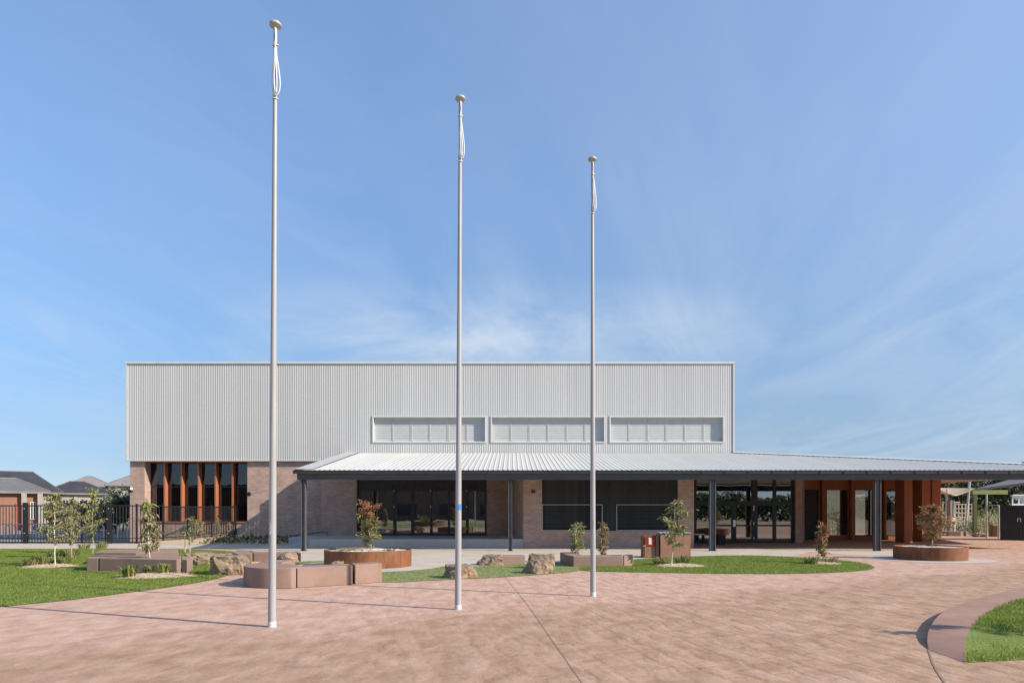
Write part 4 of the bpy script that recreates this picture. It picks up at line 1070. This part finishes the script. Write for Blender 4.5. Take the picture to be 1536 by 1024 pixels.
for i, x in enumerate(posts):
    big = i in (3,6); w = .11 if big else .045; m = MB(); m.box(x-w,36-w*.6,0,x+w,36+w*.6,2.14 if big else 2.1)
    if big:
        m.box(x-w-.01,36-w*.6-.01,2.14,x+w+.01,36+w*.6+.01,2.16)
    o = mesh_obj('post', m, M['black'], fen, origin=FO)
    if big:
        m = MB()
        for z in (1.85,.55): m = MB(); m.tube([(x,36-w*.6-.02,z),(x,36-w*.6-.001,z)], .035, 10); mesh_obj('hinge', m, M['silver'], o, origin=FO)
for i in range(1,4):
    m = MB(); x = sx[i]; y = 36+1.9*i/3; m.box(x-.04,y-.04,.1,x+.04,y+.04,2.05); mesh_obj('post', m, M['black'], fen, origin=FO)

# bike hoops behind the fence
def hoop(): 
    m = MB(); pts = [(-.3,0,0),(-.3,0,.68)]+[(-.3*math.cos(a),0,.68+.24*math.sin(a)) for a in [math.pi*i/8 for i in range(1,8)]]+[(.3,0,.68),(.3,0,0)]
    m.tube(pts, .038, 8); return m
hm = None
hl = [(165+4.5,42,.0,'white bike hoop behind the fence, left of the pair beside the brick corner'),(184,42,.0,'white bike hoop behind the fence, right of the pair beside the brick corner'),
      (6,43,1.0,'angled white bike hoop behind the fence, at the left edge'),(16,43,1.0,'angled white bike hoop behind the fence, second from the left edge'),(26,43,1.0,'angled white bike hoop behind the fence, just left of the wide post'),
      (47,43,1.2,'bike hoop behind the fence, just right of the wide left post'),(56,43,1.2,'bike hoop behind the fence, between the wide post and the far left saplings'),(66,43,1.2,'bike hoop behind the fence, seen through the wide olive sapling'),
      (113,44,1.1,'bike hoop behind the fence, between the two far left saplings and the slender one'),(148,42,.9,'bike hoop behind the fence, immediately right of the slender sapling')]
for i, (u, Y, rz, lab) in enumerate(hl):
    if hm is None: o = mesh_obj('bike_hoop', hoop(), M['white'], smooth=True); hm = o
    else: o = hm.copy(); C.objects.link(o)
    o.location = (PX(u,Y),Y,.005); o.rotation_euler = (0,0,rz); tag(o, lab, 'bike rack', 'bike hoops behind the fence')

# ------------------------------------------------------------------ bin enclosure, entrance furniture
BO = (PX(1000,24.6),24.6,0)
be = thing('bin_enclosure', 'rusty bin enclosure with red notice and plain orange brown end panel', 'bin enclosure', BO)
Y = 24.6; x0 = PX(966,Y); x1 = PX(984,Y); x2 = PX(990,Y); x3 = PX(1035,Y); z1 = PZ(803.5,Y); z2 = PZ(798,Y)
m = MB(); m.box(x0,Y+.05,.01,x1,Y+.6,z1); m.box(x0-.012,Y+.03,.01,x0+.012,Y+.05,z1+.01); mesh_obj('cabinet', m, M['corten'], be, origin=BO)
m = MB(); m.box(x0+.03,Y+.02,.03,x1-.02,Y+.049,z1-.05); d_ = mesh_obj('cabinet_door', m, M['timber'], be, origin=BO)
m = MB(); m.box(x0+.05,Y,z1-.36,x1-.04,Y+.019,z1-.03); nn = mesh_obj('notice', m, M['red'], d_, origin=BO)
m = MB(); m.box(x0+.17,Y-.012,z1-.30,x0+.27,Y-.001,z1-.06); m.box(x0+.16,Y-.013,z1-.11,x0+.28,Y-.0125,z1-.07)
mesh_obj('notice_paper', m, M['paper'], d_, origin=BO)
m = MB(); m.box(x1,Y-.02,.01,x1+.1,Y+.62,z1+.02); mesh_obj('divider', m, M['timber'], be, origin=BO)
m = MB(); m.box(x2,Y-.1,.01,x3,Y+.62,z2-.045); mesh_obj('end_panel', m, M['cortenpale'], be, origin=BO)
m = MB(); m.box(x2-.03,Y-.13,z2-.045,x3+.03,Y+.65,z2); mesh_obj('top_frame', m, M['hatchframe'], be, origin=BO)
m = MB(); m.tube([(x0-.02,Y+.02,.44),(x0+.03,Y-.03,.44),(x0+.03,Y-.03,.48)], .02, 8); mesh_obj('handle', m, M['galv'], be, origin=BO)
# chair
CO = (PX(1048,35.0),35.0,0)
ch = thing('chair', 'white topped chair with black legs beside the entrance doors', 'chair', CO)
x, y = CO[:2]; m = MB()
m.prism([(x-.28,y-.2),(x+.26,y-.22),(x+.3,y+.2),(x-.28,y+.2)], .5, .56); mesh_obj('seat', m, M['seat'], ch, origin=CO, bevel=.02)
for sx_ in (-.2,.22):
    for sy_ in (-.16,.16):
        m = MB(); m.tube([(x+sx_,y+sy_,.5),(x+sx_*1.2,y+sy_*1.2,.03)], .022, 8); mesh_obj('leg', m, M['black'], ch, origin=CO)
m = MB(); m.prism([(x+.22,y+.12),(x+.34,y+.1),(x+.34,y+.26),(x+.22,y+.26)], .1, .72); mesh_obj('backrest', m, M['black'], ch, origin=CO, bevel=.02)
TO = (PX(1081,34.6),34.6,0); x, y = TO[:2]
tb = thing('waste_bin', 'black square tub standing right of the canopy post by the entrance', 'bin', TO)
m = MB(); m.add([(x-.17,y-.17,.012),(x+.17,y-.17,.012),(x+.17,y+.17,.012),(x-.17,y+.17,.012),(x-.2,y-.2,.46),(x+.2,y-.2,.46),(x+.2,y+.2,.46),(x-.2,y+.2,.46)],[(0,3,2,1),(0,1,5,4),(1,2,6,5),(2,3,7,6),(3,0,4,7)]); mesh_obj('body', m, M['pot'], tb, origin=TO)
m = MB(); m.box(x-.22,y-.22,.46,x+.22,y+.22,.5); mesh_obj('rim', m, M['pot'], tb, origin=TO)

# ------------------------------------------------------------------ houses on the left
def hip(mb, x0, x1, y0, y1, z0, h, ov=.5, m=0):
    x0 -= ov; x1 += ov; y0 -= ov; y1 += ov; w, d = x1-x0, y1-y0
    if w >= d: a, b = (x0+d/2, (y0+y1)/2), (x1-d/2, (y0+y1)/2)
    else: a, b = ((x0+x1)/2, y0+w/2), ((x0+x1)/2, y1-w/2)
    mb.add([(x0,y0,z0),(x1,y0,z0),(x1,y1,z0),(x0,y1,z0),(*a,z0+h),(*b,z0+h)],
           [(0,1,5,4),(1,2,5),(2,3,4,5),(3,0,4)] if w >= d else [(0,1,4),(1,2,5,4),(2,3,5),(3,0,4,5)], m)
    mb.box(x0,y0,z0-.2,x1,y0+.12,z0-.002,1); mb.box(x0,y1-.12,z0-.2,x1,y1,z0-.002,1); mb.box(x0,y0+.12,z0-.2,x0+.12,y1-.12,z0-.002,1); mb.box(x1-.12,y0+.12,z0-.2,x1,y1-.12,z0-.002,1)
def ridge_lines(mb, x0, x1, y0, y1, z0, h, ov=.5, m=2, r=.09):
    x0 -= ov; x1 += ov; y0 -= ov; y1 += ov; w, d = x1-x0, y1-y0
    if w >= d: a, b = ((x0+d/2),(y0+y1)/2,z0+h), ((x1-d/2),(y0+y1)/2,z0+h)
    else: a, b = ((x0+x1)/2,y0+w/2,z0+h), ((x0+x1)/2,y1-w/2,z0+h)
    cs = [(x0,y0,z0),(x1,y0,z0)]
    if w >= d: mb.tube([cs[0],a],r,5,m); mb.tube([cs[1],b],r,5,m)
    else: mb.tube([cs[0],a],r,5,m); mb.tube([cs[1],a],r,5,m)
    mb.tube([a,b],r,5,m)
def house(label, u0, Y0, vols, wall, roofm, ridgem, wins=(), cols=(), door=None):
    # volumes in the house's own frame: x to its right, y away from its street front
    ph = math.atan2(768-u0, F); t = thing('house', label, 'house', (PX(u0,Y0),Y0,0), 'houses beyond the fence', ph)
    w = MB(); r = MB()
    for (x0,x1,y0,y1,z,h) in vols:
        w.box(x0,y0,0,x1,y1,z-.15); hip(r, x0, x1, y0, y1, z, h); ridge_lines(r, x0, x1, y0, y1, z, h)
    mesh_obj('wall', w, M[wall], t); mesh_obj('roof', r, [M[roofm], M['tile_mid'], M[ridgem]], t)
    for (x0,x1,y,z0,z1) in wins:
        f = MB(); f.box(x0,y-.08,z0,x1,y-.002,z0+.06); f.box(x0,y-.08,z1-.06,x1,y-.002,z1); f.box(x0,y-.08,z0+.06,x0+.07,y-.002,z1-.06); f.box(x1-.07,y-.08,z0+.06,x1,y-.002,z1-.06); f.box((x0+x1)/2-.03,y-.08,z0+.06,(x0+x1)/2+.03,y-.002,z1-.06)
        o = mesh_obj('window', f, M['ridgecap'], t); p = MB(); p.box(x0+.07,y-.05,z0+.06,x1-.07,y-.03,z1-.06); mesh_obj('pane', p, M['glass'], o)
    for (x,y,z) in cols:
        c = MB(); c.box(x-.2,y-.2,0,x+.2,y+.2,z); mesh_obj('column', c, M['houserender'], t)
    if door:
        c = MB(); x0,x1,y,z = door; c.box(x0,y-.06,0,x1,y-.002,z)
        for k in range(1,5): c.box(x0,y-.07,z*k/5-.02,x1,y-.0601,z*k/5)
        mesh_obj('door', c, M['redpaint'], t)
e1 = PZ(736,62)
house('red brick house with pale grey hip roof and white porch columns', 30, 62,
      [(-10,-1.3,1.0,7.6,e1,1.75),(-4.4,1.75,0,4.0,e1-.03,1.2)], 'redbrick','tile_grey','tile_mid',
      wins=[(.75,1.2,0,1.0,2.6)], cols=[(.3,-.3,e1-.15),(1.5,-.3,e1-.15)], door=(-.35,.25,0,2.5))
e2 = PZ(738,88)
house('large house with wide charcoal tiled hip roof behind the brick one', 60, 88,
      [(-9,2.0,0,5.6,e2,PZ(708.5,91)-e2),(0.5,7.8,1,6.6,e2-.02,PZ(721,92)-e2)], 'houserender','tile_dark','tile_grey',
      wins=[(2.4,3.2,1,1.2,3.3),(4.3,5.2,1,1.2,3.3),(5.9,6.6,1,1.2,3.3)], cols=[(3.9,.7,3.7)])
house('distant brown grey roofed house, its peak over the charcoal roof', 132, 112,[(-2.9,3.1,0,5.2,PZ(728,112),PZ(714.5,115)-PZ(728,112))],'houserender','tile_mid','tile_mid')
house('distant grey roofed house beside the hall corner', 190, 104,[(-2.4,3.4,0,5.4,PZ(727,104),PZ(713.5,107)-PZ(727,104))],'houserender','tile_mid','tile_grey')

# ------------------------------------------------------------------ larger trees
def big_tree(X, Y, h, r, label, seed, mat='leaf_dark', trunkm='darktrunk', n=1700, lf=.3, base=.22, group='background trees', cat='tree', name='tree', mat2=None):
    rnd = random.Random(seed); t = thing(name, label, cat, (X,Y,0), group)
    tr = MB(); th = h*base
    tr.tube([(0,0,0),(.05*r,0,th*.6),(.0,.05*r,h*.55),(.04*r,0,h*.85)], [.05*h**.8*.55,.045*h**.8*.5,.03*h**.8*.5,.01], 9)
    blobs = []
    for i in range(11):
        a = rnd.uniform(0,2*math.pi); k = math.sqrt(rnd.random())*.62; zz = th+(h-th)*rnd.uniform(.16,.86)
        c_ = Vector((math.cos(a)*k*r, math.sin(a)*k*r, zz)); br = r*rnd.uniform(.28,.5); blobs.append((c_, br))
        p0 = Vector((0,0,th*.7+(zz-th)*.35)); tr.tube([p0, p0.lerp(c_,.55)+Vector((0,0,-.05*h)), c_], [.018*h*.6,.012*h*.6,.005*h], 5)
    mesh_obj('trunk', tr, M[trunkm], t, smooth=True)
    m = MB()
    for i in range(n):
        c_, br = rnd.choice(blobs)
        d = Vector((rnd.gauss(0,1),rnd.gauss(0,1),rnd.gauss(0,.8))).normalized(); q = c_+d*br*rnd.random()**.35*rnd.uniform(.8,1.15)
        if q.z > h: q.z = h-rnd.random()*.2*h
        e = Vector((rnd.gauss(0,1),rnd.gauss(0,1),rnd.gauss(-.2,.8)))
        leaf(m, q, e, lf*rnd.uniform(.6,1.4), lf*.24*rnd.uniform(.7,1.4), 0 if rnd.random() < .72 else 1, rnd)
    mesh_obj('crown', m, [M[mat], M[mat2 or mat]], t)
    return t
big_tree(PX(184,58),58,4.3,1.5,'pale grey leaved tree at the hall corner behind the fence',61,'leaf_grey',n=1300,lf=.3,mat2='leaf_dark')
big_tree(PX(172,52),52,2.8,1.6,'dark green shrubby tree below the pale grey one',62,'leaf_dark',n=1500,lf=.28,base=.1,mat2='leaf_green')
big_tree(PX(150,62),62,2.9,1.4,'dark bushy tree right of the slender sapling, behind the fence',63,'leaf_dark',n=1200,lf=.28,base=.1,mat2='leaf_bush')
big_tree(PX(96,57),57,2.6,1.5,'dark shrubby tree added to darken the view behind the fence, left of the two far left saplings',57,'leaf_dark',n=1300,lf=.28,base=.1,mat2='leaf_bush')  # added dark foliage, deepens the dark area in front of the houses
big_tree(PX(126,60),60,2.9,1.5,'dark shrubby tree added to darken the view behind the fence, between the wide sapling and the slender one',58,'leaf_dark',n=1300,lf=.28,base=.1,mat2='leaf_green')  # likewise added for its dark tone behind the bars
big_tree(PX(187,96),96,6.2,1.3,'small dark tree tip beside the distant grey roof',64,'leaf_dark',n=700,lf=.3)
rr = random.Random(9)
TX = [(1404,76,6.6),(1424,82,7.2),(1443,78,6.8),(1462,84,7.4),(1481,79,6.9),(1500,83,7.2),(1520,78,6.6),(1541,80,7.0),(1385,82,6.6)]
words = ['first from the orange wing','second from the orange wing, behind the shade sail','behind the right half of the shade sail','behind the lime green post','behind the white goal frame','behind the lime green beam end','over the dark shed','beyond the dark shed at the right edge','hidden mostly behind the orange wing']
for i, (u, Y, h) in enumerate(TX):
    big_tree(PX(u,Y),Y,h,2.6,'dark evergreen tree past the playground, '+words[i],70+i,'leaf_dark',n=1700,lf=.42,base=.12,mat2='leaf_green')
big_tree(PX(1552,62),62,7.0,1.5,'tree whose tip shows over the canopy at the right edge',85,'leaf_dark',n=900,lf=.32)

# ------------------------------------------------------------------ playground corner on the right
SO = (30,44,0)
sh = thing('shelter', 'grey roofed shelter on lime green beam and post at the right', 'shelter', SO)
E1 = Vector((PX(1463,46),46,PZ(732.5,46))); E2 = Vector((PX(1536,36.8),36.8,E1.z)); E3 = E2+(E2-E1)*.35; up_ = Vector((4.6,-1.6,1.42))
m = MB(); m.add([E1,E3,E3+up_,E1+up_], [(0,1,2,3)]); m.add([E1-Vector((0,0,.14)),E3-Vector((0,0,.14)),E3,E1], [(0,1,2,3)]); m.add([E1-Vector((0,0,.14)),E1,E1+up_,E1+up_-Vector((0,0,.14))], [(0,1,2,3)])
mesh_obj('roof', m, M['shelter'], sh, origin=SO)
m = MB(); Yb = 47.0; m.box(PX(1460,Yb),Yb,PZ(741,Yb),PX(1512,Yb),Yb+.2,PZ(734.5,Yb)); mesh_obj('beam', m, M['green'], sh, origin=SO)
m = MB(); m.box(PX(1461,Yb),Yb+.02,.01,PX(1466.2,Yb),Yb+.18,PZ(741.2,Yb)); mesh_obj('post', m, M['greendark'], sh, origin=SO)
# shade sail on posts
Y = 55.0; SO2 = (PX(1435,Y),Y,0)
ss = thing('shade_sail', 'tan shade sail on pale leaning posts over the playground', 'shade sail', SO2)
m = MB(); n = 12; k = 5; vs = []
for j in range(k+1):
    for i in range(n+1):
        f = i/n; g_ = j/k; sag = .28*math.sin(math.pi*f)*(1-.5*g_); yy = Y+g_*6
        vs.append((PX(1404+60*f,Y), yy, PZ(728+3*(1-g_)+1.0*f,Y)-sag-.35*(1-g_)*(1-abs(2*f-1))+.1*g_))
m.add(vs, [(j*(n+1)+i, j*(n+1)+i+1, (j+1)*(n+1)+i+1, (j+1)*(n+1)+i) for j in range(k) for i in range(n)])
mesh_obj('sail', m, M['sail'], ss, origin=SO2, smooth=True)
for (ua, va, ub, vb, yy) in ((1419.5,795,1420.5,733,Y+1),(1448,793,1454.5,722,Y+.5)):
    m = MB(); m.tube([(PX(ua,yy),yy,0),(PX(ub,yy),yy,PZ(vb,yy))], .09, 10); mesh_obj('post', m, M['palepost'], ss, origin=SO2, smooth=True)
# other small playground things
def post_thing(name, u, Y, ztop, r, mat, label, cat, extra=None):
    m = MB(); x = PX(u,Y); m.tube([(x,Y,0),(x,Y,ztop)], r, 10); m.tube([(x,Y,ztop),(x,Y,ztop+.06)], [r*1.25,r*1.1], 10)
    if extra: extra(m, x)
    return tag(mesh_obj(name, m, M[mat], origin=(x,Y,0), smooth=True), label, cat)
post_thing('play_post', 1430, 56, PZ(751,56), .08, 'palepost', 'short white play post between the two sail posts', 'post', lambda m, x: m.box(x-.5,55.95,PZ(754,56),x+.5,56.05,PZ(752,56)))
post_thing('play_post', 1480, 58, PZ(740,58), .07, 'palepost', 'tall slim white pole right of the lime green post', 'post')
post_thing('timber_post', 1424, 52.5, PZ(752,52.5), .16, 'timber', 'thick brown timber post left of the trellis', 'post')
post_thing('timber_post', 1412, 52.0, PZ(753,52), .14, 'timber', 'brown timber post close to the orange wing', 'post')
TO2 = (PX(1448,58),58,0); m = MB(); Y = 58
for i in range(7):
    x = PX(1433+30*i/6,Y); m.box(x-.035,Y-.03,0,x+.035,Y+.03,PZ(755,Y))
for j in range(5):
    z = PZ(755,Y)-.06-j*.36; m.box(PX(1432,Y),Y-.055,z-.03,PX(1464,Y),Y-.031,z+.03)
tag(mesh_obj('trellis', m, M['stake'], origin=TO2), 'square timber trellis grid behind the leaning sail post', 'trellis')
def play_panel(u0, u1, v0, v1, Y, mat, label, alt=None):
    x0, x1 = PX(u0,Y), PX(u1,Y); O = ((x0+x1)/2, Y, 0)
    t = thing('activity_board', label, 'board', O)
    m = MB(); m.box(x0,Y,PZ(v1,Y),x1,Y+.05,PZ(v0,Y)); mesh_obj('board', m, M[mat], t, origin=O)
    for x in (x0, x1):
        m = MB(); m.box(x-.04,Y+.051,0,x+.04,Y+.13,PZ(v0,Y)+.08); mesh_obj('leg', m, M['white'], t, origin=O)
    if alt:
        m = MB(); m.box((x0+x1)/2-.08,Y-.012,PZ(v1,Y)+.25,(x0+x1)/2+.14,Y-.001,PZ(v0,Y)-.1); mesh_obj('marking', m, M[alt], t, origin=O)
play_panel(1419,1424.5,774.5,781.5,54,'yellow','small yellow play panel beyond the bronze sapling')
play_panel(1427,1433,774,786,54,'red','red play panel with a white patch near the yellow one','white')
# goal frame
GO = (PX(1489,43),43,0); Y = 43; m = MB()
m.tube([(PX(1480,Y),Y,PZ(757.5,Y)),(PX(1498,Y),Y,PZ(757.5,Y)),(PX(1498,Y),Y,0)], .055, 8); m.tube([(PX(1480,Y),Y,PZ(757.5,Y)),(PX(1480,Y),Y,0)], .05, 8)
tag(mesh_obj('goal_frame', m, M['galv'], origin=GO, smooth=True), 'pale steel goal frame immediately left of the dark shed', 'goal')
# dark shed with double doors
DO = (31,39.6,0); sdh = thing('storage_shed', 'charcoal metal shed with double doors at the right edge', 'shed', DO)
P0 = Vector((PX(1500,40.3),40.3)); P1 = Vector((34.5,38.0)); dirv = (P1-P0).normalized(); nv = Vector((-dirv.y, dirv.x))
if nv.y < 0: nv = -nv
H_ = PZ(757.5,40.3)
m = MB(); bk = P0.normalized()*2.6
m.prism([tuple(P0),tuple(P1),tuple(P1+bk),tuple(P0+bk)], .01, H_); 
mesh_obj('body', m, M['darkshed'], sdh, origin=DO)
for a, b_ in ((.15,.90),(.93,2.2)):
    m = MB(); q0 = P0+dirv*a; q1 = P0+dirv*b_; f = -nv*.03
    m.prism([tuple(q0+f),tuple(q1+f),tuple(q1-nv*.002),tuple(q0-nv*.002)], .08, H_-.06)
    kk = 8
    for i in range(1,kk):
        r0 = q0+dirv*(b_-a)*i/kk; m.prism([tuple(r0+f*1.5),tuple(r0+dirv*.03+f*1.5),tuple(r0+dirv*.03+f),tuple(r0+f)], .08, H_-.06)
    d_ = mesh_obj('door', m, M['darkshed'], sdh, origin=DO)
    if a > .5:
        m = MB(); r0 = q0+dirv*.02; f2 = -nv*.07; zc_ = PZ(779.5,40)
        for o0, o1, z0_, z1_ in ((-.12,-.08,-.1,.1),(.02,.06,-.1,.1),(-.12,.06,.08,.11)):
            a0 = r0+dirv*o0; a1 = r0+dirv*o1
            m.prism([tuple(a0+f2),tuple(a1+f2),tuple(a1+f*1.55),tuple(a0+f*1.55)], zc_+z0_, zc_+z1_)
        mesh_obj('latch', m, M['silver'], d_, origin=DO)
# white portable building beyond the shed
VO = (PX(1545,58),58,0); pv = thing('portable_building', 'white portable building with windows showing over the dark shed', 'building', VO); Y = 58
m = MB(); m.prism([(PX(1518,Y),Y),(PX(1600,Y),Y),(PX(1600,Y+3),Y+3),(PX(1519,Y+3),Y+3)],.2,PZ(743,Y)); m.prism([(PX(1517,Y),Y-.2),(PX(1602,Y),Y-.2),(PX(1602,Y+3),Y+3.2),(PX(1518,Y+3),Y+3.2)],PZ(743,Y),PZ(741.5,Y)); mesh_obj('wall', m, M['white'], pv, origin=VO)
for u in (1520.5,1530.5,1541):
    m = MB(); m.box(PX(u,Y),Y-.03,PZ(754.5,Y),PX(u+7,Y),Y-.002,PZ(747,Y)); mesh_obj('window', m, M['glass'], pv, origin=VO)
# planting and edging in the playground
def bush(u, Y, h, r, label, seed, mats=('leaf_bush','leaf_green'), n=420, lf=.14, z0=0):
    rnd = random.Random(seed); m = MB(); X = PX(u,Y)
    for i in range(n):
        d = Vector((rnd.gauss(0,1),rnd.gauss(0,1),abs(rnd.gauss(0,1)))).normalized()*rnd.random()**.4; q = Vector((d.x*r*rnd.uniform(.8,1.15), d.y*r, d.z*h*.92+.02))
        leaf(m, q, Vector((d.x,d.y,d.z*.6+rnd.gauss(.2,.5))), lf*rnd.uniform(.6,1.4), lf*.2, rnd.choice((0,0,1)), rnd)
    m.tube([(0,0,0),(0,0,h*.5)], .03, 6, 1)
    o = mesh_obj('bush', m, [M[k] for k in mats]); o.location = (X,Y,z0); return tag(o, label, 'bush', 'bushes in the playground')
bush(1451,50,1.0,.75,'dark rounded bush left of the lime green post',91,('leaf_green','leaf_dark'))
bush(1438,51,1.3,.7,'straggly bush in front of the timber trellis',92,('leaf_straw','leaf_bush'),300)
bush(1476,52,1.9,.9,'tall light green bush just right of the lime green post',93)
bush(1488,51,2.1,1.0,'wide yellow green bush behind the goal frame',94,('leaf_lime','leaf_bush'),520)
bush(1471,58,2.4,1.0,'dull green bush far behind the lime green post',95,('leaf_bush','leaf_olive'))
bush(1494,56,2.3,.9,'dull olive bush beside the goal frame upright',96,('leaf_olive','leaf_bush'))
bush(1462,56,1.6,.8,'pale bush between the trellis and the lime green post',97,('leaf_lime','leaf_straw'))
bush(1410,53,1.2,.6,'small bush against the orange wing corner',98,('leaf_bush','leaf_green'))
m = MB(); m.prism(smooth_poly([(PX(1412,47.5),47.3),(PX(1450,47),47.0),(PX(1456,48.5),48.8),(PX(1412,49),49.2)],1), 0, .32); tag(mesh_obj('garden_edging', m, M['timber'], origin=(PX(1432,48),48,0)), 'low dark brown timber garden edging under the playground plants', 'edging')
def stump(u, Y, h, r, label):
    m = MB(); x = PX(u,Y); m.lathe(x, Y, [(r*1.1,0),(r,h*.3),(r*.97,h),(.001,h+.01)], 14); tag(mesh_obj('timber_stump', m, M['timber'], origin=(x,Y,0), smooth=True), label, 'stump', 'timber stumps in the playground')
stump(1487.5,46.5,.85,.17,'taller brown timber stump left of the goal upright'); stump(1494,46.2,.75,.2,'thicker brown timber stump nearest the goal upright')
rock(1469,803,10,.55,.5,20,'pale leaning stone at the foot of the lime green post'); rock(1474,805,22,.3,.7,21,'low dark rock right of the lime green post')

# ------------------------------------------------------------------ what stands behind the camera (seen in the glass)
g = MB(); lawn_b = smooth_poly([(-34,-1.0),(-4,-1.0),(6,-6),(12,-12),(30,-14),(34,-30),(-36,-30)],2); g.sheet(lawn_b, .012); struct('lawn', g, M['lawn'])
blades('grass', lawn_b, 1, .05, .02, 4)
g = MB(); g.sheet(circle(-10,-9,3.6), .016); struct('path_ring', g, M['concrete'])
planter(-10,-9,1.95,.6,'large round rusted planter behind the viewer mirrored in the doors')
tuft(0,0,.9,1.2,'dark low shrub in the planter mirrored in the doors',99,TL,[1,5,1,2],200,Y=1).location = (-10.4,-9,.55)
EO = (-32,-76,0); eb = thing('brick_building', 'long dark brown brick building facing the hall, mirrored in the doors', 'building', EO)
m = MB(); m.box(-85,-90,0,16,-76,7.4); mesh_obj('wall', m, M['brickfar'], eb, origin=EO)
m = MB(); m.box(-85.5,-90.5,7.4,16.5,-75.5,7.8); mesh_obj('roof', m, M['tile_dark'], eb, origin=EO)
for x in range(-70,14,9):
    m = MB(); m.box(x,-75.998,1,x+4,-75.9,3.4); mesh_obj('window', m, M['frame'], eb, origin=EO)
for i, (x, y, h) in enumerate(((24,-95,8),(36,-110,9.5),(50,-100,8.5),(62,-120,10),(78,-105,9),(95,-120,10),(-100,-90,9),(44,-60,5.5))):
    big_tree(x,y,h,h*.45,'green tree behind the viewer, '+['nearest the brick building','tall, second from the brick building','third from the brick building','fourth from the brick building','fifth from the brick building','last from the brick building','left of the brick building','alone before the tree row'][i],120+i,'leaf_green',n=900,lf=.6,base=.15,mat2='leaf_dark',group='trees behind the viewer')

rnd = random.Random(77); m = MB()
for i in range(20000):
    x = rnd.uniform(14,140); y = -64-6*rnd.random()-.1*abs(x-60); h = 4.9+1.1*noise.noise(Vector((x*.09,0,3)))+.9*noise.noise(Vector((x*.4,0,7)))
    z = h*rnd.random()**.7
    leaf(m, Vector((x,y,z)), Vector((rnd.gauss(0,1),rnd.gauss(0,1),rnd.gauss(0,1))), rnd.uniform(.5,1.0), .24, rnd.choice((0,0,1)), rnd)
o = mesh_obj('tree_belt', m, [M['leaf_green'],M['leaf_dark']]); o['kind'] = 'stuff'

bush(1249,51,1.9,.9,'green bush in the courtyard seen through the first wing window',131,('leaf_bush','leaf_green'),700,.2)
